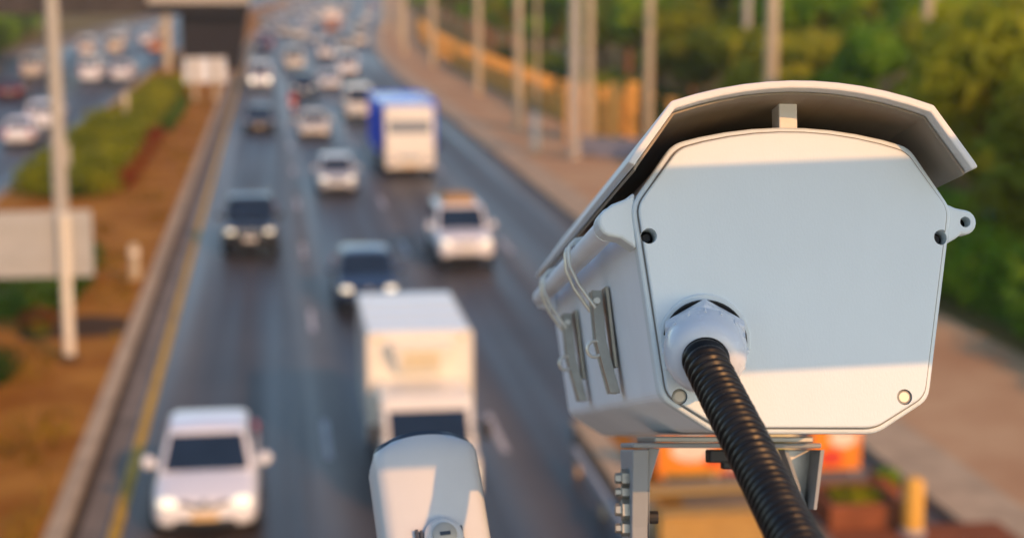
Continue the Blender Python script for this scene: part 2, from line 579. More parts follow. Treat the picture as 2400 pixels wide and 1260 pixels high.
def leaf_cloud(blobs, count, size, seed, flat=0.0):
    """blobs: (cx,cy,cz,rx,ry,rz). Leaf faces spread through the outer volume of each blob."""
    r = np.random.default_rng(seed)
    vol = np.array([b[3] * b[4] * b[5] for b in blobs]) ** 0.67
    pick = r.choice(len(blobs), count, p=vol / vol.sum())
    B = np.array(blobs)[pick]
    d = r.normal(size=(count, 3))
    d /= np.linalg.norm(d, axis=1)[:, None]
    rr = r.uniform(0.5, 1.1, count) ** 0.5
    c = B[:, :3] + d * B[:, 3:] * rr[:, None]
    n = d * 1.0 + r.normal(size=(count, 3)) * 0.42
    n /= np.linalg.norm(n, axis=1)[:, None]
    t = np.cross(n, r.normal(size=(count, 3)))
    t /= np.linalg.norm(t, axis=1)[:, None]
    b2 = np.cross(n, t)
    s = size * r.uniform(0.5, 1.35, count)[:, None]
    V = np.stack([c - t * s, c + b2 * s * 0.55, c + t * s, c - b2 * s * 0.55], axis=1).reshape(-1, 3)
    return V


def quads_mesh(name, V):
    me = bpy.data.meshes.new(name)
    n = len(V) // 4
    me.vertices.add(len(V))
    me.vertices.foreach_set('co', V.astype(np.float32).ravel())
    me.loops.add(4 * n)
    me.loops.foreach_set('vertex_index', np.arange(4 * n, dtype=np.int32))
    me.polygons.add(n)
    me.polygons.foreach_set('loop_start', np.arange(0, 4 * n, 4, dtype=np.int32))
    me.polygons.foreach_set('loop_total', np.full(n, 4, dtype=np.int32))
    me.update()
    me.validate()
    return me


TREE_VARIANTS = []
for v in range(5):
    rv = random.Random(100 + v)
    Ht = 5.0 + rv.random() * 1.5
    trunk = MB()
    pts = [(0, 0, -0.1), (rv.uniform(-.1, .1), rv.uniform(-.1, .1), Ht * .35), (rv.uniform(-.3, .3), rv.uniform(-.3, .3), Ht * .7), (rv.uniform(-.4, .4), rv.uniform(-.4, .4), Ht)]
    trunk.tube(pts, [0.26, 0.2, 0.16, 0.08], 8)
    blobs = []
    for k in range(9):
        a = k * 2.4 + rv.random()
        h = Ht * rv.uniform(0.55, 1.15)
        R = rv.uniform(1.0, 2.6)
        tip = (R * math.cos(a), R * math.sin(a), h)
        st = Vector(pts[1]).lerp(Vector(pts[2]), rv.random())
        mid = (st + Vector(tip)) / 2 + Vector((0, 0, 0.25))
        trunk.tube([st, mid, tip], [0.09, 0.06, 0.03], 6)
        blobs.append((tip[0], tip[1], tip[2], rv.uniform(1.0, 1.7), rv.uniform(1.0, 1.7), rv.uniform(0.7, 1.2)))
    blobs.append((0, 0, Ht * 1.1, 1.6, 1.6, 1.2))
    TREE_VARIANTS.append((trunk.mesh('trunk', 40), quads_mesh('crown', leaf_cloud(blobs, 3200, 0.27, 40 + v))))


def tree(x, y, v, scale, leaf, label, group, bark='bark', rz=0.0, z=0.0):
    t = thing('tree', (x, y, z), label, 'tree', group, rz)
    t.scale = (scale, scale, scale * random.uniform(0.9, 1.15))
    link('trunk', TREE_VARIANTS[v][0], bark, t)
    link('crown', TREE_VARIANTS[v][1], leaf, t)
    return t


# wooded strip on the right, behind the pavement
rows = [('front row of the right wood', 23.5, 36, 10, 7.6, ('leaf_green', 'leaf_green', 'leaf_olive', 'leaf_olive')),
        ('second row of the right wood', 31, 42, 13, 9.0, ('leaf_green', 'leaf_green', 'leaf_olive', 'leaf_brown')),
        ('third row of the right wood', 41, 55, 13, 12.0, ('leaf_olive', 'leaf_brown', 'leaf_green', 'leaf_olive')),
        ('back row of the right wood', 56, 80, 12, 16.0, ('leaf_olive', 'leaf_green', 'leaf_olive', 'leaf_brown'))]
rt = random.Random(5)
for ri, (desc, x0, y0, cnt, dy, leafs) in enumerate(rows):
    for k in range(cnt):
        y = y0 + k * dy + rt.uniform(-2, 2)
        x = x0 + rt.uniform(-2.0, 2.0) + bend(y) + far_w(y)
        if ri == 0 and y > 58:
            x += 5.0
        if ri == 1 and y < 88:
            x += 2.5
        lf = leafs[rt.randrange(len(leafs))]
        cname = {'leaf_green': 'green', 'leaf_olive': 'olive green', 'leaf_dark': 'dark green', 'leaf_brown': 'brownish'}[lf]
        tree(x, y, rt.randrange(5), rt.uniform(0.75, 1.1) * (1 + 0.22 * ri), lf,
             f'{cname} tree, {ORD[k]} from near in the {desc}', 'trees of the wood on the right',
             rt.choice(('bark', 'bark_red')), rt.uniform(0, 6.3))
for k in range(11):
    y = 108 + 17 * k + rt.uniform(-3, 3)
    lf = ('leaf_olive', 'leaf_green', 'leaf_olive', 'leaf_green', 'leaf_brown')[k % 5]
    cname = {'leaf_green': 'green', 'leaf_olive': 'olive green', 'leaf_brown': 'brownish'}[lf]
    tree(26.5 + rt.uniform(-1.2, 1.8) + bend(y) + far_w(y), y, rt.randrange(5), rt.uniform(0.95, 1.2), lf,
         f'{cname} tree right behind the yellow fence, {ORD[k]} from near', 'trees behind the yellow fence', rt.choice(('bark', 'bark_red')), rt.uniform(0, 6.3))
# trees beyond the left carriageway and far up the road
for k, (x, y, s_) in enumerate([(-33, 118, 1.0), (-34, 140, 1.2), (-33.5, 165, 1.2), (-36, 190, 1.3), (-35, 225, 1.3), (-36, 262, 1.4)]):
    tree(x, y, k % 5, s_, 'leaf_dark', f'dark green tree, {ORD[k]} from the camera left of the far carriageway', 'trees left of the far carriageway', rz=k)
for k, y in enumerate(range(290, 620, 24)):
    tree(24 + bend(y) + far_w(y) + 3 * math.sin(k * 2.1), y, k % 5, 1.35, ('leaf_olive', 'leaf_brown', 'leaf_green')[k % 3],
         f'hazy tree far up the road, {ORD[k]} of the row on its right', 'trees far up the road', rz=k * 1.3)


def hedge(name, loc, w, l, h, leaf, label, cat, group, count, size, seed, core='dark_brown'):
    t = thing(name, loc, label, cat, group)
    r = np.random.default_rng(seed)
    blobs = []
    nb = max(3, int(l / 1.1))
    for i in range(nb):
        yy = -l / 2 + (i + 0.5) * l / nb
        for xx in ((-w * .27, w * .27) if w > 1.6 else (0,)):
            blobs.append((xx + r.uniform(-.12, .12) * w, yy, h * r.uniform(0.45, 0.58), w * (.32 if w > 1.6 else .5), l / nb * .85, h * r.uniform(.42, .58)))
    link('foliage', quads_mesh('foliage', leaf_cloud(blobs, count, size, seed)), leaf, t)
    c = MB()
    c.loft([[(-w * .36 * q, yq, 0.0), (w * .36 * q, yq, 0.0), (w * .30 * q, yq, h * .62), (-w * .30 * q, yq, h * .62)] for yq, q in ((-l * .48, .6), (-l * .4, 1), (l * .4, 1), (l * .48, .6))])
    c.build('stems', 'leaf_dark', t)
    return t


hedge('hedge', (-8.75, 88, .11), 3.6, 34, 1.25, 'leaf_hedge', 'long clipped yellow-green hedge on the median behind the grey sign', 'hedge', None, 9000, 0.17, 1)
hedge('hedge', (-8.3, 125, .11), 2.8, 34, 1.2, 'leaf_hedge', 'yellow-green hedge on the median running up to the flyover', 'hedge', None, 6000, 0.18, 2)
hedge('hedge', (-7.3, 51, .11), 3.0, 10, 1.0, 'leaf_dark', 'dark green hedge at the left edge below the grey sign', 'hedge', None, 4500, 0.13, 3)
hedge('hedge', (-8.2, 36.5, .11), 3.4, 6.0, 0.9, 'leaf_dark', 'dark green clump at the left edge, nearest to the camera', 'hedge', None, 3000, 0.12, 4)
hedge('red_shrub_row', (-6.45, 86, .11), 0.8, 24, 0.75, 'leaf_red', 'low row of reddish shrubs along the road side of the long hedge', 'shrubs', None, 3200, 0.12, 5)
hedge('dark_shrub_row', (-6.2, 112, .11), 0.9, 22, 0.8, 'leaf_dark', 'low dark shrubs along the road side of the farther hedge', 'shrubs', None, 2600, 0.12, 6)
hedge('red_shrub', (-6.2, 44.6, .11), 0.9, 1.2, 0.5, 'leaf_red', 'small red flowering shrub before the dark hedge at the left edge', 'shrub', None, 700, 0.08, 7)
for k in range(4):
    y = 196 + k * 26
    hedge('roadside_shrub', (-33.5 - 2.2 * k, y, 0), 6.0, 22, 4.2, 'leaf_green' if k % 2 else 'leaf_dark',
          f'tall dark shrub bed left of the far carriageway, {ORD[k]} from the camera', 'shrubs', 'shrub beds beyond the far carriageway', 3600, 0.32, 50 + k)
for k in range(6):
    y = 34 + k * 8.5
    hedge('roadside_shrub', (20.0 + (k % 2) * .6, y, 0), 3.4, 7.8, 2.0 + .4 * (k % 3), 'leaf_green',
          f'green shrub bed behind the brown pavement, {ORD[k]} from the camera', 'shrubs', 'shrub beds behind the pavement', 3600, 0.17, 20 + k)
for k in range(5):
    y = 98 + k * 14
    hedge('roadside_shrub', (22.3 + .5 * (k % 2), y, 0), 3.2, 12.5, 2.6, ('leaf_dark', 'leaf_olive')[k % 2],
          f'tall shrub bed behind the yellow fence, {ORD[k]} from the camera', 'shrubs', 'shrub beds behind the fence', 3600, 0.2, 30 + k)
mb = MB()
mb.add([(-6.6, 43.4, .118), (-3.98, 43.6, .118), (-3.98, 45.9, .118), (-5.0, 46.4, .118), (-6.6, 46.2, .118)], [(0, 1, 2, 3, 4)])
struct(mb.build('dark_patch', 'dark_brown'))  # flat dark brown patch laid across the median strip

wr = np.random.default_rng(77)
nw = 9000
wc = np.stack([wr.uniform(-6.6, -4.05, nw), 24 + 110 * wr.random(nw) ** 1.6, np.full(nw, .13)], axis=1)
keep = (np.sin(wc[:, 0] * 2.1 + wc[:, 1] * .35) + np.sin(wc[:, 1] * .83 - wc[:, 0]) + wr.normal(size=nw) * .5) > .95
wc = wc[keep]
wa = wr.uniform(0, 6.28, len(wc))
wh = wr.uniform(.05, .17, len(wc))[:, None]
wd = np.stack([np.cos(wa), np.sin(wa), np.zeros(len(wc))], axis=1)
wt = wr.normal(size=(len(wc), 3)) * [.05, .05, 0]
up_ = np.array([0, 0, 1.0])
WV = np.stack([wc - wd * wh * .35, wc + wd * wh * .35, wc + wd * wh * .2 + up_ * wh + wt, wc - wd * wh * .2 + up_ * wh + wt], axis=1).reshape(-1, 3)
tag(link('dry_weeds', quads_mesh('dry_weeds', WV), 'leaf_brown'), 'patches of dry weeds on the orange-brown median soil', 'weeds', kind='stuff')

# ------------------------------------------------------------------ flyover, signs, posts, fence
fo = thing('flyover', (0, 175, 0), 'concrete flyover with dark underside crossing the left carriageway', 'flyover')
m = MB()
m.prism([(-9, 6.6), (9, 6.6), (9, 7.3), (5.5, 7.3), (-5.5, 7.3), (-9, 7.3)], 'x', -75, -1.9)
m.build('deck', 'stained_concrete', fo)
for y0 in (-8.0, -4.2, -0.4, 3.4, 7.2):
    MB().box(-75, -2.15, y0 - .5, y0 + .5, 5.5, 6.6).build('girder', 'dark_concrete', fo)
MB().box(-11.5, -1.85, -9.15, -8.85, 6.55, 8.3).build('parapet', 'pole_grey', fo)
MB().box(-75, -11.55, -9.15, -8.85, 5.6, 8.3).build('parapet', 'stained_concrete', fo)
MB().box(-75, -1.85, 8.85, 9.15, 6.55, 8.3).build('parapet', 'flyover_concrete', fo)
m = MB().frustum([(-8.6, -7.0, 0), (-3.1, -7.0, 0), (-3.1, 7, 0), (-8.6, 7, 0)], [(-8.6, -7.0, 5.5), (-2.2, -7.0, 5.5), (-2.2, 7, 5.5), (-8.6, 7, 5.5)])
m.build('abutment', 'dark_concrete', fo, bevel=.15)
MB().tube([(-9.9, -8.0, 0), (-9.9, -8.0, 5.5)], .42, 16).build('column', 'pole_concrete', fo, smooth=40)
MB().tube([(-29.9, -8.0, 0), (-29.9, -8.0, 5.5)], .5, 16).build('column', 'pole_concrete', fo, smooth=40)


def back_sign(loc, w, z0, z1, posts, mat, label, pr=.09, px=0.0, postmat='cream_paint'):
    t = thing('road_sign', loc, label, 'sign')
    MB().box(-w / 2, w / 2, 0.0, 0.035, z0, z1).build('panel', mat, t, bevel=.03)
    for zz in (z0 + .28 * (z1 - z0), z0 + .75 * (z1 - z0)):
        MB().box(-w / 2 + .08, w / 2 - .08, -.035, -.002, zz - .04, zz + .04).build('stiffener', mat, t)
    for x in posts:
        MB().tube([(x, -.036 - pr, -.02), (x, -.036 - pr, z1 - .04)], pr, 14).build('post', postmat, t, smooth=40)
        MB().lathe([(0, pr * 2.0), (.04, pr * 2.0), (.06, pr * 1.3), (.16, pr * 1.25)], (x, -.036 - pr, -.01), (0, 0, 1), 14).build('base', 'dark_brown', t, smooth=40)
    return t


back_sign((-5.62, 41.0, .12), 2.55, 2.02, 3.62, (.64,), 'sign_back', 'large grey sign seen from behind on a white post', pr=.135)
back_sign((-4.75, 124.5, .12), 3.0, 1.45, 3.25, (-.75, .75), 'sign_pale', 'pale white sign panel on two posts before the flyover', pr=.14, postmat='pole_concrete')
t = thing('lamp_post', (-6.62, 53.8, .11), 'tall grey lamp post rising behind the grey sign', 'lamp post')
MB().tube([(0, 0, 0), (0, 0, 5), (0, 0, 12)], [.25, .215, .17], 18).build('shaft', 'pole_grey', t, smooth=40)
MB().lathe([(0, .34), (.05, .34), (.08, .27), (.3, .26)], (0, 0, 0), (0, 0, 1), 18).build('base', 'pole_grey', t, smooth=40)
MB().box(.2, .34, -.14, .14, 3.3, 4.0).build('switch_box', 'pole_grey', t, bevel=.02)
MB().tube([(0, 0, 11.8), (.5, 0, 12.3), (2.0, 0, 12.5)], [.08, .07, .06], 10).build('arm', 'pole_grey', t, smooth=40)
MB().box(1.7, 2.6, -.15, .15, 12.42, 12.56).build('lamp_head', 'pole_grey', t, bevel=.04)


def guide_post(loc, h, r, label, mat='cream_paint'):
    t = thing('guide_post', loc, label, 'post')
    MB().lathe([(0, r * 1.05), (h * .9, r), (h * .97, r * .85), (h, r * .4)], (0, 0, 0), (0, 0, 1), 14).build('shaft', mat, t, smooth=40)
    MB().lathe([(h * .72, r * 1.06), (h * .86, r * 1.06)], (0, 0, 0), (0, 0, 1), 14).build('band', 'board_white', t, smooth=40)
    MB().lathe([(-.02, r * 1.5), (.05, r * 1.5), (.07, r * 1.1)], (0, 0, 0), (0, 0, 1), 14).build('base', 'bollard_yellow', t, smooth=40)


guide_post((-4.25, 51.5, .12), 1.15, .15, 'short cream guide post on the brown median beside the kerb', 'pole_concrete')
guide_post((-9.0, 107.0, .11), 2.0, .15, 'cream post standing in the median hedge before the flyover', 'pole_concrete')
guide_post((13.6, 87.0, .12), 2.1, .20, 'short white post on the right pavement next to the tall posts', 'cream_paint')

poles = [(15.03, 83.5, .30, 'pole_grey'), (16.1, 85.2, .24, 'pole_concrete'), (14.75, 101, .27, 'pole_concrete'), (15.84, 130, .30, 'pole_concrete'), (16.1, 170, .34, 'pole_concrete'),
         (15.3, 197, .30, 'pole_concrete'), (20.3, 90, .26, 'pole_concrete'), (24.14, 80, .36, 'pole_concrete'), (26.3, 92, .26, 'pole_grey'), (17.6, 112, .13, 'pole_concrete'),
         (18, 240, .3, 'pole_concrete'), (19.0, 285, .32, 'pole_concrete'), (33.6, 84, .3, 'pole_concrete'), (34.9, 86, .3, 'pole_grey'), (38.6, 84, .3, 'pole_concrete')]
pole_lab = ['grey concrete post on the right pavement, nearest of the tall posts', 'brown-tan post close behind the nearest tall grey post',
            'pale tan post on the right pavement, third in the row', 'pale tan post fourth in the row along the pavement', 'tan post fifth in the row along the pavement',
            'tan post sixth in the row along the pavement', 'tan post behind the yellow fence, left of the camera hood', 'thick cream post standing among the trees above the camera hood',
            'thinner post left of the thick cream post among the trees', 'thin tan pole between two thicker posts before the trees', 'far tan post seventh in the row along the pavement',
            'farthest tan post of the row along the pavement', 'pale post among trees at upper right, left of a pair', 'grey post among trees at upper right, right of a pair',
            'pale post at the far right edge among trees']
for (x, y, r, mt), lab in zip(poles, pole_lab):
    t = thing('utility_post', (x, y, 0.1), lab, 'post', 'tall posts along the right side')
    MB().tube([(0, 0, -.1), (0, 0, 6), (0, 0, 13)], [r, r * .88, r * .72], 14).build('shaft', mt, t, smooth=40)
    MB().box(-.9, .9, -.06, .06, 11.8, 11.95).build('crossarm', 'bark', t)
    for xx in (-.75, -.3, .3, .75):
        MB().lathe([(0, .05), (.08, .07), (.14, .04), (.2, .05)], (xx, 0, 11.95), (0, 0, 1), 8).build('insulator', 'cream_paint', t)

# yellow masonry fence with pillars
fe = thing('yellow_fence', (0, 0, 0), 'long ochre yellow fence with pillars behind the right pavement', 'fence')
pil = MB().box(-.28, .28, -.28, .28, 0, 2.3).box(-.36, .36, -.36, .36, 2.3, 2.48).mesh('pillar')
bal = MB().lathe([(0, .1), (.1, .11), (.5, .15), (.8, .08), (1.05, .12)], (0, 0, 0), (0, 0, 1), 8).mesh('baluster', 50)


def fx(y):
    return 18.5 + bend(y) + far_w(y)


def gx(y):
    # the near end swings back from the pavement to the right
    return fx(y) + (max(0, 112 - y)) * .18


ys = [92 + 3.4 * k for k in range(50)]
for k, y in enumerate(ys):
    o = link('pillar', pil, 'yellow_wall', fe)
    o.location = (gx(y), y, 0)
    if k + 1 < len(ys):
        y2 = ys[k + 1]
        for (za, zb, dd, nm) in ((0, .5, .14, 'base_wall'), (1.55, 1.8, .13, 'coping')):
            MB().frustum([(gx(y) - dd, y + .27, za), (gx(y) + dd, y + .27, za), (gx(y2) + dd, y2 - .27, za), (gx(y2) - dd, y2 - .27, za)],
                         [(gx(y) - dd, y + .27, zb), (gx(y) + dd, y + .27, zb), (gx(y2) + dd, y2 - .27, zb), (gx(y2) - dd, y2 - .27, zb)]).build(nm, 'yellow_wall', fe)
        if k < 24:
            for q in range(1, 8):
                o = link('baluster', bal, 'yellow_wall', fe)
                yy = y + .27 + (3.4 - .54) * q / 8
                o.location = (gx(y) + (gx(y2) - gx(y)) * (yy - y) / 3.4, yy, .5)
gt = thing('yellow_gate', (18.25, 93.0, .1), 'tall ochre yellow gateway of thick pillars in front of the fence', 'gateway')
for x in (-1.75, -.65, .75, 1.8):
    MB().box(x - .28, x + .28, -.28, .28, 0, 2.9).box(x - .36, x + .36, -.36, .36, 2.9, 3.08).box(x - .3, x + .3, -.3, .3, 3.08, 3.25).build('pillar', 'yellow_wall', gt, bevel=.03)
for x0, x1 in ((-1.46, -.94), (-.36, .46), (1.04, 1.51)):
    MB().box(x0, x1, -.08, .08, .35, .55).build('rail', 'yellow_wall', gt)
    MB().box(x0, x1, -.08, .08, 2.2, 2.4).build('rail', 'yellow_wall', gt)
    nn = 3
    for q in range(nn):
        xx = x0 + (x1 - x0) * (q + .5) / nn
        MB().tube([(xx, 0, .55), (xx, 0, 2.2)], .05, 8).build('bar', 'yellow_wall', gt)

# ------------------------------------------------------------------ vehicles
MESH = {}


def cached(key, fn):
    if key not in MESH:
        MESH[key] = fn()
    return MESH[key]


def ring(y, hw, zb, zt, crown=.03, tuck=.84):
    dz = zt - zb
    half = [(tuck * hw, zb), (.97 * hw, zb + .14 * dz), (1.0 * hw, zb + .42 * dz), (.985 * hw, zb + .70 * dz), (.93 * hw, zb + .92 * dz), (.80 * hw, zt), (.4 * hw, zt + crown * .8)]
    pts = [(x, y, z) for x, z in half] + [(0, y, zt + crown)] + [(-x, y, z) for x, z in reversed(half)]
    return pts


SPECS = {
    # W, L, height, body stations (y, half-width factor, z bottom, z top), cabin (belt y0,y3, roof y1,y2, belt z, roof hw factor)
    'sedan': dict(W=1.80, L=4.4, H=1.47, st=[(0, .74, .36, .60), (.05, .86, .24, .68), (.22, .95, .19, .73), (.6, 1, .18, .82), (1.15, 1, .18, .93), (2.2, 1, .18, .95), (3.4, 1, .18, .98), (4.1, .97, .2, 1.0), (4.32, .9, .28, .95), (4.4, .78, .4, .85)],
                  cab=(1.0, 3.85, 1.72, 3.15, .92, .76), wheels=(.82, 3.45, .31), lampz=.66),
    'hatch': dict(W=1.68, L=3.8, H=1.52, st=[(0, .74, .36, .62), (.05, .86, .24, .72), (.2, .95, .19, .78), (.5, 1, .18, .86), (.95, 1, .18, .97), (2.2, 1, .18, 1.0), (3.4, 1, .18, 1.02), (3.7, .95, .25, 1.0), (3.8, .84, .35, .9)],
                  cab=(.85, 3.7, 1.5, 3.3, .96, .78), wheels=(.7, 3.1, .3), lampz=.70),
    'suv': dict(W=1.88, L=4.75, H=1.82, st=[(0, .80, .46, .86), (.06, .9, .34, .98), (.25, .97, .3, 1.03), (.7, 1, .3, 1.08), (1.3, 1, .3, 1.14), (2.4, 1, .3, 1.15), (4.2, 1, .3, 1.16), (4.6, .97, .34, 1.14), (4.75, .88, .42, 1.0)],
                cab=(1.2, 4.65, 1.95, 4.3, 1.12, .80), wheels=(.92, 3.75, .38), lampz=.88),
    'pickup': dict(W=1.86, L=5.2, H=1.80, st=[(0, .80, .46, .86), (.06, .9, .36, .98), (.25, .97, .32, 1.04), (.7, 1, .32, 1.09), (1.35, 1, .32, 1.14), (3.2, 1, .32, 1.14), (3.25, 1, .34, 1.18), (5.1, 1, .36, 1.18), (5.2, .97, .42, 1.15)],
                   cab=(1.25, 3.35, 2.0, 3.1, 1.12, .80), wheels=(.95, 4.05, .38), lampz=.88),
    'van': dict(W=1.88, L=4.9, H=2.15, st=[(0, .80, .40, .84), (.06, .92, .3, .96), (.25, .98, .26, 1.05), (.6, 1, .26, 1.16), (1.0, 1, .26, 1.2), (4.6, 1, .26, 1.22), (4.85, .97, .3, 1.2), (4.9, .92, .36, 1.1)],
                cab=(.55, 4.88, 1.35, 4.75, 1.16, .86), wheels=(.85, 3.7, .34), lampz=.78),
}


def quad_panel(p00, p10, p11, p01, inset, off, thick=.02):
    """thin panel laid on a planar quad (counter-clockwise from outside), inset from its edges by factors"""
    P = [Vector(p) for p in (p00, p10, p11, p01)]
    iu, iv0, iv1 = inset

    def at(u, v):
        return P[0] * (1 - u) * (1 - v) + P[1] * u * (1 - v) + P[2] * u * v + P[3] * (1 - u) * v
    q = [at(iu, iv0), at(1 - iu, iv0), at(1 - iu, 1 - iv1), at(iu, 1 - iv1)]
    nn = (q[1] - q[0]).cross(q[3] - q[0]).normalized()
    m = MB()
    m.frustum([p - nn * thick for p in q], [p + nn * off for p in q])
    return m


def car(kind, loc, paint, label, cat='car', group=None, away=False, lamps='lamp_off', plate='plate_white', near=False, chrome=False, rz=0.0):
    sp = SPECS[kind]
    W, L, H = sp['W'], sp['L'], sp['H']
    t = thing({'sedan': 'car', 'hatch': 'car', 'suv': 'sport_utility_car', 'pickup': 'pickup_truck', 'van': 'van'}[kind], loc, label, cat, group, (math.pi if away else 0) + rz)
    hw = W / 2

    def body():
        m = MB()
        m.loft([ring(y, hw * f, a, b) for y, f, a, b in sp['st']])
        return m.mesh('body', 60)
    o = link('body', cached((kind, 'body'), body), 'paint_' + paint, t, subsurf=1)
    b0, b3, r1, r2, zb, rf = sp['cab']
    rh = hw * rf
    bh = hw * .93
    base = [(-bh, b0, zb - .06), (bh, b0, zb - .06), (bh, b3, zb - .06), (-bh, b3, zb - .06)]
    top = [(-rh, r1, H - .03), (rh, r1, H - .03), (rh, r2, H - .03), (-rh, r2, H - .03)]

    def cabin():
        m = MB().frustum(base, top)
        return m.mesh('cabin')
    o = link('cabin', cached((kind, 'cabin'), cabin), 'paint_' + paint, t, bevel=.09, seg=3)
    # crowned roof panel
    def roof():
        m = MB()
        rr = []
        for y, f, dz in ((r1 + .03, .90, .0), (r1 + .25, .96, .028), ((r1 + r2) / 2, .97, .045), (r2 - .25, .96, .03), (r2 - .03, .90, 0)):
            rr.append([(-rh * f, y, H - .05), (rh * f, y, H - .05), (rh * f * .97, y, H - .022 + dz * .4), (rh * .5, y, H - .012 + dz * .85), (0, y, H - .008 + dz), (-rh * .5, y, H - .012 + dz * .85), (-rh * f * .97, y, H - .022 + dz * .4)])
        m.loft(rr)
        return m.mesh('roof', 50)
    link('roof', cached((kind, 'roof'), roof), 'paint_' + paint, t)
    link('windscreen', cached((kind, 'ws'), lambda: quad_panel(base[0], base[1], top[1], top[0], (.055, .10, .06), .006).mesh('windscreen')), 'glass_dark', t, bevel=.015)
    if kind != 'pickup' or True:
        link('rear_window', cached((kind, 'rw'), lambda: quad_panel(base[2], base[3], top[3], top[2], (.08, .2, .1), .006).mesh('rear_window')), 'glass_dark', t, bevel=.015)
    for sgn in (-1, 1):
        if sgn > 0:
            q = (base[1], base[2], top[2], top[1])
        else:
            q = (base[3], base[0], top[0], top[3])

        def side(a, b):
            P = [Vector(p) for p in q]
            pa = P[0].lerp(P[1], a), P[0].lerp(P[1], b), P[3].lerp(P[2], b), P[3].lerp(P[2], a)
            return quad_panel(*pa, (.04, .16, .12), .006).mesh('side_window')
        halves = ((.06, .5), (.5, .95)) if near or kind != 'van' else ((.06, .35), (.35, .65), (.65, .95))
        for hh in halves:
            link('side_window', cached((kind, 'sw', sgn, hh), lambda: side(*hh)), 'glass_dark', t, bevel=.012)
    lz = sp['lampz']
    for sgn in (-1, 1):
        def lamp():
            m = MB()
            cx = sgn * hw * .68
            m.lathe([(-.16, .02), (-.13, .12), (-.05, .155), (.05, .15), (.12, .1)], (cx, .085, lz), (0, 1, 0), 14)
            me = m.mesh('headlight', 60)
            for v in me.vertices:
                v.co.x = cx + (v.co.x - cx) * 1.1
                v.co.z = lz + (v.co.z - lz) * .52
                v.co.y += abs(v.co.x) ** 2 * .12
            return me
        link('headlight', cached((kind, 'hl', sgn), lamp), lamps, t)

        def mirror():
            m = MB()
            m.lathe([(-.10, .05), (-.07, .10), (0, .12), (.05, .11), (.07, .06)], (sgn * (hw + .10), b0 + .42, zb + .08), (0, 1, 0), 12)
            m.box(min(sgn * (hw - .12), sgn * (hw + .05)), max(sgn * (hw - .12), sgn * (hw + .05)), b0 + .39, b0 + .44, zb + .0, zb + .05)
            return m.mesh('mirror', 60)
        link('mirror', cached((kind, 'mir', sgn), mirror), 'paint_' + paint if paint not in ('black',) else 'black_plastic', t)

        def tail():
            yb = sp['st'][-1][0]
            return MB().box(sgn * hw * .80 - .14, sgn * hw * .80 + .14, yb - .16, yb + .01, zb - .32, zb - .02).mesh('tail_light')
        link('tail_light', cached((kind, 'tl', sgn), tail), 'tail_red', t, bevel=.03)

    def grille():
        zg = lz - .02
        m = MB()
        for sgn in (-1, 1):
            m.prism([(sgn * .07, zg - .09), (sgn * hw * .44, zg + .02), (sgn * hw * .44, zg + .075), (sgn * .07, zg - .01)], 'y', -.012, .06)
        return m.mesh('grille')
    link('grille', cached((kind, 'gr'), grille), 'chrome' if chrome else 'black_plastic', t, bevel=.01)
    zlow = sp['st'][1][2]

    def intake():
        return MB().prism([(-hw * .62, zlow + .02), (hw * .62, zlow + .02), (hw * .52, zlow + .15), (-hw * .52, zlow + .15)], 'y', -.02, .1).mesh('bumper_intake')
    link('bumper_intake', cached((kind, 'in'), intake), 'black_plastic', t, bevel=.01)

    def badge():
        return MB().lathe([(-.05, .02), (-.045, .07), (0, .075)], (0, 0, lz - .0), (0, 1, 0), 12).mesh('badge', 40)
    link('badge', cached((kind, 'bd'), badge), 'chrome', t)
    zp = lz - .24 if kind in ('suv', 'pickup') else lz - .22
    link('number_plate', cached((kind, 'pl'), lambda: MB().box(-.22, .22, -.035, 0.03, zp - .06, zp + .06).mesh('number_plate')), plate, t, bevel=.008)
    ybk = sp['st'][-1][0]
    link('rear_plate', cached((kind, 'rp'), lambda: MB().box(-.22, .22, ybk - .03, ybk + .03, zb - .3, zb - .18).mesh('rear_plate')), plate, t, bevel=.008)
    wf, wr, R = sp['wheels']

    def tyre():
        return MB().lathe([(-.1, R * .62), (-.1, R * .93), (-.06, R), (.06, R), (.1, R * .93), (.1, R * .62)], (0, 0, 0), (1, 0, 0), 20).mesh('tyre', 40)

    def rim():
        m = MB().lathe([(-.07, R * .2), (-.075, R * .62), (.075, R * .62), (.07, R * .2)], (0, 0, 0), (1, 0, 0), 20)
        for k in range(5):
            a = k * 1.2566
            d = Vector((0, math.cos(a), math.sin(a)))
            for sx in (-.082, .082):
                m.tube([Vector((sx, 0, 0)) + d * R * .12, Vector((sx, 0, 0)) + d * R * .6], .03, 6)
        return m.mesh('rim', 40)
    for yy in (wf, wr):
        for sgn in (-1, 1):
            w_ = link('wheel', cached((kind, 'ty'), tyre), 'tyre', t)
            w_.location = (sgn * (hw - .085), yy, R)
            link('rim', cached((kind, 'rim'), rim), 'rim_metal', w_)
    return t


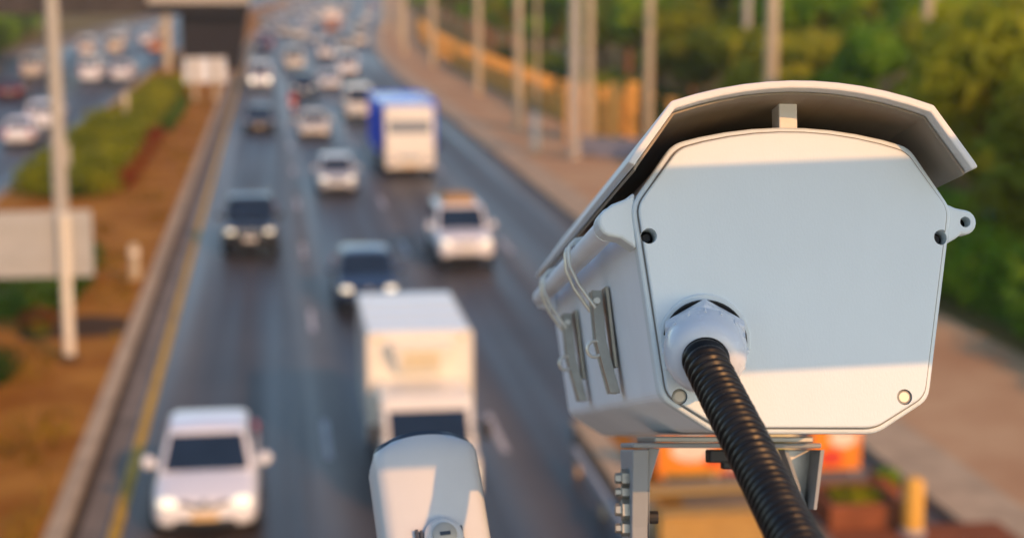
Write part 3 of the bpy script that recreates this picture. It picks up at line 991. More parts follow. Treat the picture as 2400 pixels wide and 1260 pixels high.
def truck(loc, cab_paint, body_kind, body_mat, label, W=2.1, cabH=2.1, cabL=1.7, L=6.0, boxH=2.8, boxW=None, name='lorry', lamps='lamp_off', away=False, nose=0.35, hl=0.0, wz=None, glass='glass_dark', group=None, front_plate='plate_yellow'):
    """cab-over lorry with a cargo body; front at y=0"""
    t = thing(name, loc, label, 'truck', group, math.pi if away else 0)
    hw = W / 2
    bw = (boxW or W) / 2
    m = MB()
    hood = [(0.02, 1.0), (hl * .6, 1.07)] if hl > 0.05 else []
    sid = [(0.06, .45), (0.0, .62)] + hood + [(hl + 0.02, 1.12), (nose, cabH - .22), (nose + .18, cabH - .04), (cabL, cabH), (cabL, .45)]
    m.loft([[(x, y, z) for y, z in sid] for x in (-hw, hw)])
    m.build('cab', 'paint_' + cab_paint, t, bevel=.09, seg=3)
    a = [(-hw, hl + .02, 1.12), (hw, hl + .02, 1.12), (hw, nose, cabH - .22), (-hw, nose, cabH - .22)]
    if wz:
        k0, k1 = [(z - 1.12) / (cabH - 1.34) for z in wz]
        a = [(-hw, hl + .02 + (nose - .02) * k0, wz[0]), (hw, hl + .02 + (nose - .02) * k0, wz[0]), (hw, hl + .02 + (nose - .02) * k1, wz[1]), (-hw, hl + .02 + (nose - .02) * k1, wz[1])]
    quad_panel(*a, (.075, .06, .05), .008).build('windscreen', glass, t, bevel=.02)
    for sgn in (-1, 1):
        pts = [(hl + .35, 1.16), (cabL - .3, 1.16), (cabL - .3, cabH - .3), (nose + .2, cabH - .3)]
        MB().prism(pts, 'x', sgn * (hw - .01), sgn * (hw + .008)).build('side_window', 'glass_dark', t)
        MB().box(sgn * hw * .72 - .17, sgn * hw * .72 + .17, -.03, .05, .66, .84).build('headlight', lamps, t, bevel=.04)
        MB().tube([(sgn * (hw - .05), hl + .3, 1.4), (sgn * (hw + .14), hl + .03, 1.4)], .02, 6).build('mirror_arm', 'black_plastic', t)
        MB().box(sgn * (hw + .16) - .09, sgn * (hw + .16) + .09, hl + -.02, hl + .05, 1.22, 1.55).build('mirror', 'black_plastic', t, bevel=.03)
    MB().box(-hw * .5, hw * .5, -.025, .05, .80, 1.02).build('grille', 'black_plastic' if cab_paint != 'cream' else 'chrome', t, bevel=.02)
    MB().box(-hw * .98, hw * .98, -.06, .12, .40, .60).build('bumper', 'paint_' + cab_paint, t, bevel=.04)
    MB().box(-.24, .24, -.085, -.05, .44, .58).build('number_plate', front_plate, t)
    MB().box(-hw * .5, hw * .5, cabL, L, .48, .66).build('chassis', 'black_plastic', t)
    y0 = cabL + .06
    if body_kind == 'box':
        MB().box(-bw, bw, y0, L, .70, boxH).build('cargo_box', body_mat, t, bevel=.03)
        for sgn in (-1, 1):
            MB().box(sgn * bw - .02, sgn * bw + .02, y0 - .02, y0 + .04, .72, boxH - .02).build('corner_trim', body_mat, t, bevel=.012)
        MB().box(-bw + .03, bw - .03, y0 - .015, y0 + .03, boxH - .05, boxH + .015).build('top_trim', body_mat, t, bevel=.01)
        for sgn in (-1, 1):
            MB().box(sgn * bw * .82 - .05, sgn * bw * .82 + .05, y0 - .03, y0 - .016, boxH - .13, boxH - .09).build('marker_light', 'bollard_yellow', t)
        for q in range(3):
            yy = y0 + (L - y0) * (q + 1) / 4
            MB().box(-bw + .02, bw - .02, yy - .015, yy + .015, boxH + .0005, boxH + .012).build('roof_seam', 'board_cream', t)
        # cooling unit on the front bulkhead
        u = MB().frustum([(-.42, y0 - .22, boxH - .72), (.42, y0 - .22, boxH - .72), (.42, y0 - .002, boxH - .72), (-.42, y0 - .002, boxH - .72)],
                         [(-.60, y0 - .36, boxH - .16), (.60, y0 - .36, boxH - .16), (.60, y0 - .002, boxH - .16), (-.60, y0 - .002, boxH - .16)])
        u.build('cooling_unit', body_mat, t, bevel=.05, seg=3)
        for q in range(4):
            zz = boxH - .62 + q * .09
            MB().box(-.34, .34, y0 - .30 - q * .02, y0 - .2, zz, zz + .035).build('vent_slat', 'board_cream', t)
    else:
        MB().box(-bw, bw, y0, L, .9, 1.0).build('bed_floor', body_mat, t)
        for sgn in (-1, 1):
            MB().box(sgn * bw - .05, sgn * bw + .05, y0, L, 1.0, boxH).build('side_wall', body_mat, t, bevel=.02)
            nr = int((L - y0) / .8)
            for q in range(nr + 1):
                yy = y0 + .06 + q * (L - y0 - .12) / nr
                MB().box(sgn * (bw + .085) - .035, sgn * (bw + .085) + .035, yy - .05, yy + .05, .95, boxH).build('rib', body_mat, t)
        MB().box(-bw + .051, bw - .051, y0, y0 + .1, 1.0, boxH).build('headboard', body_mat, t, bevel=.02)
        MB().box(-bw + .051, bw - .051, L - .1, L, 1.0, boxH).build('tailgate', body_mat, t, bevel=.02)
        MB().loft([[(-bw + .06, y, 1.0), (bw - .06, y, 1.0), (bw - .06, y, boxH - .1), (0, y, boxH + h), (-bw + .06, y, boxH - .1)] for y, h in ((y0 + .12, -.05), ((y0 + L) / 2, .05), (L - .12, -.05))]).build('tarpaulin', body_mat, t)
    R = .38 if W < 2.2 else .5
    ty = cached(('tr', R), lambda: MB().lathe([(-.13, R * .6), (-.13, R * .94), (-.08, R), (.08, R), (.13, R * .94), (.13, R * .6)], (0, 0, 0), (1, 0, 0), 20).mesh('tyre', 40))
    rm = cached(('trr', R), lambda: MB().lathe([(-.1, R * .15), (-.11, R * .6), (.11, R * .6), (.1, R * .15)], (0, 0, 0), (1, 0, 0), 18).mesh('rim', 40))
    for yy in (.75, L - 1.0) if L < 7 else (.9, L - 2.2, L - 1.0):
        for sgn in (-1, 1):
            w_ = link('wheel', ty, 'tyre', t)
            w_.location = (sgn * (hw - .14), yy, R)
            link('rim', rm, 'rim_metal', w_)
    return t


car('sedan', (-1.27, 27.3, 0), 'white', 'white saloon car in the left lane, nearest to the camera', near=True, lamps='lamp_lit', plate='plate_yellow')
truck((2.62, 28.05, 0), 'ivory', 'box', 'paint_ivory', 'white refrigerated box truck in the second lane under the small camera', W=1.66, boxW=1.94, cabH=1.88, cabL=2.5, L=6.5, boxH=2.76, name='box_truck', nose=1.15, hl=.55, lamps='lamp_lit')
car('sedan', (2.55, 46.2, 0), 'navy', 'dark blue car directly behind the white box truck', near=True, lamps='lamp_lit')
car('pickup', (-0.83, 56.0, 0), 'black', 'black pickup with white headlights in the left lane', 'pickup', near=True, chrome=True, lamps='lamp_lit')
ws = car('suv', (6.05, 52.8, 0), 'white', 'white van-like car with brown roof load in the third lane', near=True, lamps='lamp_lit')
MB().loft([[(-.55, y, 1.84), (.55, y, 1.84), (.5, y, 1.86 + h), (.1, y, 1.9 + h), (-.48, y, 1.86 + h)] for y, h in ((2.2, .1), (2.8, .22), (3.6, .18), (4.3, .08))]).build('roof_load', 'tarp_tan', ws, smooth=50)
truck((6.3, 78, 0), 'cream', 'open', 'paint_blue', 'cream lorry with bright blue cargo body in the third lane', W=2.3, cabH=3.3, cabL=2.0, L=8.6, boxH=3.4, boxW=2.66, nose=.28, wz=(2.0, 2.62), glass='glass_sky_sheen', name='lorry')
car('hatch', (2.69, 71.8, 0), 'silver', 'silver hatchback with a dark blue windscreen in the second lane', lamps='lamp_lit', near=True)
car('sedan', (2.36, 97, 0), 'cream', 'small cream car in the second lane behind the silver hatchback', lamps='lamp_off', near=True)
car('sedan', (-0.78, 101.2, 0), 'black', 'black saloon with an orange number plate in the left lane', plate='plate_yellow')
car('van', (-0.92, 140, 0), 'white', 'white van with a bright headlight in the left lane', 'van', lamps='lamp_bright')
car('van', (5.6, 108.4, 0), 'cream', 'cream van just behind the blue lorry in the third lane', 'van')
car('suv', (2.4, 128.8, 0), 'navy', 'dark blue car with pale headlights ahead of the cream car', lamps='lamp_lit')
# vehicles farther up our road
far = [(-1.1, 237, 'sedan', 'red'), (-1.0, 202, 'sedan', 'navy'), (-1.2, 331, 'van', 'grey'), (1.7, 311, 'van', 'silver'), (2.2, 256, 'suv', 'beige'), (2.3, 168, 'van', 'cream'),
       (7.0, 311, 'sedan', 'silver'), (5.9, 236, 'sedan', 'silver'), (6.1, 189, 'van', 'white'), (7.0, 156.7, 'van', 'white'), (4.7, 138, 'hatch', 'white'),
       (9.2, 209, 'suv', 'beige'), (5.8, 380, 'van', 'silver'), (9.9, 421, 'van', 'beige'), (14.1, 470, 'suv', 'silver'), (1.4, 430, 'sedan', 'grey'), (6.6, 500, 'van', 'white'),
       (13.0, 315, 'hatch', 'white'), (10.0, 350, 'sedan', 'cream'), (12.5, 390, 'van', 'white'), (16.0, 430, 'sedan', 'beige'), (3.0, 360, 'sedan', 'grey'), (9.7, 250, 'hatch', 'grey'),
       (1.0, 278, 'hatch', 'grey'), (18.0, 520, 'van', 'cream'), (10.5, 540, 'sedan', 'white'), (4.0, 560, 'van', 'beige')]
fr = random.Random(31)
for k in range(34):
    y = 215 + 10.5 * k + fr.uniform(-3, 3)
    lane = (0.0, 1, 2, 3)[k * 7 % 4]
    x = -0.9 + lane * (3.6 + far_w(y) * .28) + bend(y)
    if all(abs(x - f[0]) > 2.4 or abs(y - f[1]) > 8.5 for f in far) and not (abs(x - 9.9) < 3 and abs(y - 276) < 9):
        far.append((x, y, fr.choice(('van', 'suv', 'sedan', 'hatch')), fr.choice(('white', 'silver', 'cream', 'white', 'beige', 'grey', 'red', 'silver'))))
lanes = {0: 'left', 1: 'second', 2: 'third', 3: 'right'}
cnt = {}
far = [(x - 0, y, k, c) for x, y, k, c in far]
far.sort(key=lambda f: f[1])
for x, y, k, c in far:
    li = min(3, max(0, int((x - bend(y) + 2.9) / (3.65 + far_w(y) * .28))))
    cnt[li] = cnt.get(li, 0) + 1
    word = {'sedan': 'saloon car', 'hatch': 'hatchback', 'suv': 'off-road car', 'van': 'van'}[k]
    col_w = {'navy': 'dark blue'}.get(c, c)
    car(k, (x, y, 0), c, f'{col_w} {word} far up the road, {ORD[cnt[li] - 1]} in the {lanes[li]} lane there', 'van' if k == 'van' else 'car', 'distant oncoming traffic',
        lamps=random.choice(('lamp_off', 'lamp_lit', 'lamp_lit')))
truck((9.9, 274, 0), 'orange', 'box', 'paint_white', 'far white box truck with orange cab on the right side of the road', W=2.3, cabH=2.4, L=7.5, boxH=3.6, name='box_truck')
# left carriageway, seen from behind
left = [(-13.8, 94.7, 'sedan', 'white', 'white car at the left edge on the far carriageway, nearest there'), (-13.6, 103, 'suv', 'white', 'white off-road car just ahead of the white car at the left edge'),
        (-21.4, 157, 'van', 'beige', 'beige van left of the grey lamp post on the far carriageway'), (-19.4, 130, 'sedan', 'maroon', 'dark red car at the left edge on the far carriageway'),
        (-21.2, 202, 'van', 'white', 'white van right of the lamp post under the flyover'), (-18.4, 206, 'van', 'cream', 'cream van beside the white van under the flyover'),
        (-12.9, 150, 'pickup', 'white', 'white pickup near the hedge end on the far carriageway'), (-15.6, 151, 'van', 'white', 'white van left of the white pickup on the far carriageway'),
        (-13.4, 205, 'pickup', 'orange', 'orange pickup under the flyover near the column'), (-20.5, 240, 'van', 'silver', 'silver van beyond the flyover on the far carriageway'),
        (-16.5, 262, 'van', 'beige', 'beige van farthest up the far carriageway'), (-24.0, 178, 'sedan', 'maroon', 'dark red car in the outer lane of the far carriageway'),
        (-23.5, 118, 'sedan', 'grey', 'grey car in the outer lane of the far carriageway'), (-16.2, 228, 'suv', 'white', 'white off-road car beyond the flyover near the middle lane')]
for x, y, k, c, lab in left:
    o = car(k, (x, y + SPECS[k]['L'], 0), c, lab, {'van': 'van', 'pickup': 'pickup'}.get(k, 'car'), 'traffic on the left carriageway', away=True)
cb = thing('concrete_barrier', (17.2, 84.0, .12), 'low blue-grey concrete barrier beside the nearest tall posts', 'barrier')
MB().loft([[(-.3, y, 0), (.3, y, 0), (.3, y, .25), (.12, y, .5), (.1, y, 1.0), (-.1, y, 1.0), (-.12, y, .5), (-.3, y, .25)] for y in (-2.2, 2.2)]).build('block', 'barrier_grey', cb, bevel=.03)
for yy in (-1.2, 1.2):
    MB().box(-.31, -.29, yy - .25, yy + .25, .06, .2).build('lifting_slot', 'joint_dirt', cb)
cb.rotation_euler.z = 1.1

# motorcycle with rider in the second lane
mt = thing('motorcycle', (1.35, 112.3, 0), 'red motorcycle between two cars in the middle of the road', 'motorcycle')
for yy in (.0, 1.25):
    w_ = MB().torus((0, yy, .29), (1, 0, 0), .25, .05, seg=20).build('wheel', 'tyre', mt, smooth=60)
    MB().lathe([(-.03, .04), (-.03, .2), (.03, .2), (.03, .04)], (0, yy, .29), (1, 0, 0), 14).build('rim', 'rim_metal', w_)
MB().loft([[(-.12, y, a), (.12, y, a), (.14, y, (a + b) / 2), (.08, y, b), (-.08, y, b), (-.14, y, (a + b) / 2)] for y, a, b in ((.15, .45, .9), (.4, .35, .7), (.7, .4, .78), (1.3, .6, .8))]).build('body', 'paint_red', mt, smooth=50)
MB().tube([(0, 0, .29), (0, .2, .95)], .03, 8).build('fork', 'chrome', mt)
MB().tube([(-.33, .25, 1.02), (0, .18, .98), (.33, .25, 1.02)], .018, 8).build('handlebar', 'black_plastic', mt)
MB().lathe([(-.05, .05), (0, .09), (.08, .07)], (0, .06, .86), (0, 1, 0), 12).build('headlight', 'lamp_lit', mt, smooth=40)


def skin_body(name, joints, edges, mat, parent=None):
    me = bpy.data.meshes.new(name)
    me.from_pydata([j[:3] for j in joints], edges, [])
    o = bpy.data.objects.new(name, me)
    col.objects.link(o)
    o.parent = parent
    md = o.modifiers.new('skin', 'SKIN')
    for i, j in enumerate(joints):
        me.skin_vertices[0].data[i].radius = (j[3], j[3])
    me.skin_vertices[0].data[0].use_root = True
    s2 = o.modifiers.new('sub', 'SUBSURF')
    s2.levels = s2.render_levels = 1
    me.materials.append(M(mat))
    return o


material('red_shirt', (0.42, 0.05, 0.035), 0.8)
pr = thing('person', (1.35, 112.3, 0), 'rider in a red shirt and dark helmet on the motorcycle', 'person')
J = [(0, .95, .88, .16), (0, .88, 1.12, .16), (0, .82, 1.34, .15), (0, .80, 1.48, .06), (0, .78, 1.62, .10),
     (-.2, .78, 1.36, .065), (-.3, .58, 1.18, .05), (-.3, .28, 1.06, .04), (.2, .78, 1.36, .065), (.3, .58, 1.18, .05), (.3, .28, 1.06, .04),
     (-.15, .55, .80, .085), (-.17, .62, .42, .06), (-.17, .5, .36, .05), (.15, .55, .80, .085), (.17, .62, .42, .06), (.17, .5, .36, .05)]
skin_body('body', J, [(0, 1), (1, 2), (2, 3), (3, 4), (2, 5), (5, 6), (6, 7), (2, 8), (8, 9), (9, 10), (0, 11), (11, 12), (12, 13), (0, 14), (14, 15), (15, 16)], 'red_shirt', pr)
MB().lathe([(-.16, .04), (-.13, .11), (-.02, .15), (.06, .14), (.12, .1), (.15, .03)], (0, .79, 1.66), (0, 0, 1), 14).build('helmet', 'black_plastic', pr, smooth=50)

# ------------------------------------------------------------------ island with a stall below the cameras
m = MB().prism([(5.95, 16), (10.9, 16), (10.9, 31.0), (9.0, 33.4), (7.0, 33.9), (6.1, 33.6), (5.95, 33.0)], 'z', -.05, .16)
struct(m.build('traffic_island', 'gutter_concrete', bevel=.03))
m = MB().box(5.951, 6.50, 16, 33.2, .161, .26)
struct(m.build('kerb', 'kerb_concrete', bevel=.03))
m = MB().box(6.50, 6.95, 16, 33.0, .161, .20)
struct(m.build('planting_strip', 'soil'))
gr = thing('guard_rail', (5.55, 0, 0), 'grey guard rail along the road edge of the island', 'guard rail')
MB().box(-.05, .05, 17, 30.6, .28, .46).build('beam', 'rail_paint', gr, bevel=.02)
for k in range(6):
    MB().box(-.05, .05, 17.6 + k * 2.5, 17.75 + k * 2.5, 0, .275).build('post', 'kerb_concrete', gr)
ct = thing('market_counter', (7.1, 25.7, .16), 'ochre timber counter at the bottom edge under the large camera', 'counter')
for k in range(3):
    MB().box(-1.15, 1.15, -.62, -.58, .04 + k * .2, .225 + k * .2).build('board', 'ochre_wood', ct, bevel=.01)
MB().box(-1.15, 1.15, -.7, -.25, .665, .70).build('lower_shelf', 'ochre_wood', ct, bevel=.01)
for k in range(2):
    MB().box(-1.25, 1.25, .3, .34, .665 + k * .1, .755 + k * .1).build('board', 'ochre_wood', ct, bevel=.01)
MB().box(-1.25, 1.25, -.1, .34, .86, .90).build('upper_shelf', 'ochre_wood', ct, bevel=.01)
for x in (-1.1, 1.06):
    MB().box(x, x + .06, -.56, .29, 0, .66).build('leg', 'ochre_wood', ct)
    MB().box(x, x + .06, .2, .29, .66, .855).build('leg', 'ochre_wood', ct)


def ad_board(loc, w, h, base, patches, label):
    t = thing('display_board', loc, label, 'board')
    MB().box(-w / 2, w / 2, 0, .06, .12, .12 + h).build('panel', base, t, bevel=.02)
    for i, (kind, x, z, rx, rz_, mat) in enumerate(patches):
        pts = [(x + rx * math.cos(a), .12 + z + rz_ * math.sin(a)) for a in [2 * math.pi * k / 18 for k in range(18)]] if kind == 'o' else [(x - rx, .12 + z - rz_), (x + rx, .12 + z - rz_), (x + rx, .12 + z + rz_), (x - rx, .12 + z + rz_)]
        MB().prism(pts, 'y', -.012 - .003 * i, .002).build('printed_patch', mat, t)
    for x in (-w * .38, w * .38):
        MB().box(x - .03, x + .03, .061, .11, 0, .1 + h).build('leg', 'rail_paint', t)
    return t


ad_board((7.40, 28.9, .16), 1.25, 1.05, 'board_orange', [('o', .02, .50, .40, .22, 'board_white'), ('o', .42, .30, .16, .14, 'board_red'), ('r', 0, .07, .5, .05, 'yellow_paint')], 'orange board with a white oval below the left bracket leg')
ad_board((8.75, 29.0, .16), 1.35, .98, 'board_cream', [('r', -.3, .5, .18, .1, 'leaf_green'), ('r', .3, .5, .18, .1, 'leaf_olive'), ('r', 0, .18, .6, .06, 'board_white'), ('r', 0, .04, .66, .035, 'board_red')], 'cream board with small green squares behind the black conduit')
ad_board((10.15, 28.9, .16), .95, 1.15, 'board_orange', [('o', .12, .62, .26, .18, 'board_white'), ('o', .2, .84, .2, .12, 'board_red'), ('o', -.1, .25, .22, .16, 'board_red')], 'orange and red board right of the black conduit, nearest the kerb')
for k, (x, y, w, l, leaf, lab) in enumerate([(9.7, 26.6, 1.3, 1.3, 'leaf_hedge', 'brick planter with green plants right of the black conduit'), (10.6, 27.6, .4, .5, 'leaf_green', 'small brick planter with green plants below the orange and red board')]):
    t = thing('planter', (x, y, .16), lab, 'planter')
    m = MB()
    h = .42
    m.box(-w / 2, w / 2, -l / 2, -l / 2 + .1, 0, h).box(-w / 2, w / 2, l / 2 - .1, l / 2, 0, h).box(-w / 2, -w / 2 + .1, -l / 2 + .1, l / 2 - .1, 0, h).box(w / 2 - .1, w / 2, -l / 2 + .1, l / 2 - .1, 0, h)
    m.build('box', 'brick_red', t)
    MB().box(-w / 2 + .1, w / 2 - .1, -l / 2 + .1, l / 2 - .1, 0, h - .06).build('earth', 'dark_brown', t)
    link('plants', quads_mesh('plants', leaf_cloud([(0, 0, h - .05, w * .36, l * .36, .13), (.1, -.2, h, w * .2, l * .2, .12)], 420, .07, 70 + k)), leaf, t)
m = MB().prism([(8.95, 16.5), (12.0, 16.5), (12.0, 26.0), (8.95, 26.0)], 'z', .161, .17)
struct(m.build('brick_paving', 'brick_red'))
t = thing('bollard', (10.35, 25.6, .17), 'thick yellow bollard at the bottom edge right of the conduit', 'bollard')
MB().lathe([(0, .17), (.86, .165), (.94, .13), (.97, .05)], (0, 0, 0), (0, 0, 1), 18).build('shaft', 'bollard_yellow', t, smooth=40)
MB().lathe([(0, .21), (.06, .21), (.09, .172)], (0, 0, 0), (0, 0, 1), 18).build('base', 'rail_paint', t, smooth=40)
t = thing('parasol', (21.0, 46.5, 0), 'small blue-green folded parasol among the shrubs right of the camera hood', 'parasol')
MB().tube([(0, 0, 0), (0, 0, 3.3)], .03, 8).build('pole', 'rail_paint', t)
MB().lathe([(2.2, .22), (2.4, .34), (2.9, .24), (3.25, .05)], (0, 0, 0), (0, 0, 1), 10).build('canopy', 'blue_cloth', t)

# ------------------------------------------------------------------ the large traffic camera
P0 = Vector((0.24313, 0.760546, 9.157346))
AR = Vector((0.9968030, -0.0773172, -0.0201442))
AA = Vector((0.0688909, 0.9594137, -0.2734581))
AU = Vector((0.0404696, 0.2711961, 0.9616730))
tc_ = thing('traffic_camera', P0, 'large pale grey surveillance camera housing under a sun hood, seen from behind', 'surveillance camera')
mat3 = Matrix((AR, AA, AU)).transposed()
tc_.rotation_euler = mat3.to_euler()


def mm(*p):
    return tuple(v / 1000 for v in p)


def arc_top(hw, z_sh, z_top, n=9):
    """points from right shoulder over the top to the left shoulder"""
    out = []
    for k in range(n + 1):
        u = 1 - 2 * k / n
        out.append((hw * u, z_sh + (z_top - z_sh) * (1 - u * u)))
    return out


def profile(d=0.0, bottom_r=True):
    s = [(38.5 - d * .5, -72.8 + d), (64.2 - d, -56.5 + d * .5), (77.6 - d, 34.6 - d * .1)]
    top = arc_top(57.5 - d * .8, 64.6 - d, 73.4 - d)
    pts = s + top + [(-x, z) for x, z in reversed(s)]
    return [mm(*p) for p in pts]


def round_poly(pts, r, n=4):
    """round the corners of an outline"""
    out = []
    L = len(pts)
    for i in range(L):
        p0, p, p1 = Vector(pts[i - 1]), Vector(pts[i]), Vector(pts[(i + 1) % L])
        a, b = (p0 - p), (p1 - p)
        ang = a.angle(b, math.pi)
        if ang > rad(165):
            out.append(tuple(p))
            continue
        dd = min(r, a.length * .4, b.length * .4)
        A, B = p + a.normalized() * dd, p + b.normalized() * dd
        for k in range(n + 1):
            u = k / n
            out.append(tuple(A * (1 - u) ** 2 + p * 2 * u * (1 - u) + B * u * u))
    return out


body_o = MB().prism(round_poly(profile(1.5), .004), 'y', .0125, .44).build('body', 'body_paint', tc_, bevel=.0012)
rim_o = MB().prism(round_poly(profile(0), .005), 'y', 0.0, .012).build('rear_frame', 'housing_paint', tc_, bevel=.0018, seg=3)
MB().prism(round_poly(profile(2.2), .005), 'y', -.0006, .001).build('gasket', 'gasket', tc_)


def boolean_cut(o, cutters):
    me_old = o.data
    cs = []
    for c in cutters:
        ob = bpy.data.objects.new('cutter', c.mesh('cutter'))
        col.objects.link(ob)
        ob.parent = o.parent
        md = o.modifiers.new('cut', 'BOOLEAN')
        md.operation = 'DIFFERENCE'
        md.object = ob
        md.solver = 'EXACT'
        cs.append(ob)
    bpy.context.view_layer.update()
    dg = bpy.context.evaluated_depsgraph_get()
    me = bpy.data.meshes.new_from_object(o.evaluated_get(dg))
    o.modifiers.clear()
    o.data = me
    for ob in cs:
        bpy.data.objects.remove(ob)


cov = MB().prism(round_poly(profile(2.9), .005), 'y', -.0030, .0005).build('rear_cover', 'housing_paint', tc_, bevel=.0010, seg=2)
HOLES = [(-69.4, 19.8), (71.2, 20.6)]
SCREWS = [(-55.5, -55.6), (51.5, -55.4)]
boolean_cut(cov, [MB().lathe([(-.02, .0037), (.02, .0037)], (x / 1000, 0, z / 1000), (0, 1, 0), 28) for x, z in HOLES + SCREWS])
cov.material_slots[0].link = 'OBJECT'
cov.material_slots[0].material = M('housing_paint')
boolean_cut(rim_o, [MB().lathe([(-.03, .0036), (.011, .0036)], (x / 1000, 0, z / 1000), (0, 1, 0), 28) for x, z in HOLES])
rim_o.material_slots[0].link = 'OBJECT'
rim_o.material_slots[0].material = M('housing_paint')
gk = [o for o in tc_.children if o.name.startswith('gasket')][0]
boolean_cut(gk, [MB().lathe([(-.03, .0038), (.03, .0038)], (x / 1000, 0, z / 1000), (0, 1, 0), 28) for x, z in HOLES])
gk.material_slots[0].link = 'OBJECT'
gk.material_slots[0].material = M('gasket')
for x, z in HOLES:
    MB().lathe([(.0092, .0035), (.0102, .0035)], (x / 1000, 0, z / 1000), (0, 1, 0), 24).build('bolt_hole', 'hole_black', tc_)
    MB().lathe([(.0062, .0021), (.0090, .0023)], (x / 1000, 0, z / 1000), (0, 1, 0), 6).build('bolt', 'black_plastic', tc_)
for x, z in SCREWS:
    MB().lathe([(-.0022, .0024), (-.0016, .0033), (.0, .0034)], (x / 1000, 0, z / 1000), (0, 1, 0), 24).build('cover_screw', 'screw', tc_, smooth=30)

# sun hood
out = [(82.3, 51.0), (81.0, 53.4)] + arc_top(62.0, 80.0, 90.8, 11) + [(-81.0, 53.4), (-82.3, 51.0)]
inn = [(79.0, 49.6), (78.1, 51.5)] + arc_top(60.2, 76.5, 87.1, 11) + [(-78.1, 51.5), (-79.0, 49.6)]
prof = [mm(*p) for p in out] + [mm(*p) for p in reversed(inn)]
MB().prism(prof, 'y', -.025, .50).build('sun_hood', 'shield_paint', tc_, bevel=.0009, seg=2)
shade_pts = [mm(x * .995, z - .25) for x, z in inn] + [mm(x * .985, z - 1.2) for x, z in reversed(inn)]
MB().prism(shade_pts, 'y', -.0165, .495).build('hood_shade_sheet', 'hood_shade', tc_)  # added sheet that darkens the hood underside by its colour
for y in (.006, .17, .34):
    MB().box(-.0045, .0045, y, y + .016, .0700, .0885).build('hood_post', 'shield_paint', tc_, bevel=.0007)
# ears, hinge barrel
ear = [(75.5, 37.4), (80.0, 35.4)] + [(84.0 + 6.0 * math.cos(a), 28.6 + 6.0 * math.sin(a)) for a in [rad(75 - 20 * k) for k in range(10)]] + [(79.6, 20.6), (75.0, 18.0)]
eo = MB().prism([mm(*p) for p in ear], 'y', .0015, .0105).build('hinge_ear', 'housing_paint', tc_, bevel=.0012)
boolean_cut(eo, [MB().lathe([(-.02, .0026), (.03, .0026)], (.0845, 0, .0287), (0, 1, 0), 24)])
eo.material_slots[0].link = 'OBJECT'
eo.material_slots[0].material = M('housing_paint')
MB().lathe([(.0085, .0042), (.0095, .0042)], (.0845, .002, .0287), (0, 1, 0), 20).build('ear_plug', 'hole_black', tc_)
ear = [(-75.5, 41.5), (-80.0, 38.0), (-86.5, 35.4)] + [(-86.0 - 7.2 * math.cos(a), 27.0 + 7.2 * math.sin(a)) for a in [rad(70 - 20 * k) for k in range(8)]] + [(-82.0, 19.0), (-74.5, 14.0)]
MB().prism([mm(*p) for p in ear], 'y', .0015, .022).build('hinge_ear', 'housing_paint', tc_, bevel=.002, seg=3)
MB().lathe([(.020, .0066), (.024, .0060), (.40, .0060), (.404, .0050)], (-.0865, 0, .0262), (0, 1, 0), 20).build('hinge_barrel', 'body_paint', tc_, smooth=40)
MB().lathe([(.404, .0032), (.420, .0032)], (-.0865, 0, .0262), (0, 1, 0), 14).build('hinge_pin', 'steel_wire', tc_, smooth=40)
MB().prism([mm(-75.5, 34), mm(-88, 32), mm(-88, 20), mm(-75, 17)], 'y', .405, .415).build('hinge_lug', 'body_paint', tc_, bevel=.001)


def side_x(z):
    """x of the left wall of the body at height z (mm)"""
    u = (z - 34.6) / (-56.5 - 34.6)
    return -(76.1 + (62.7 - 76.1) * u)


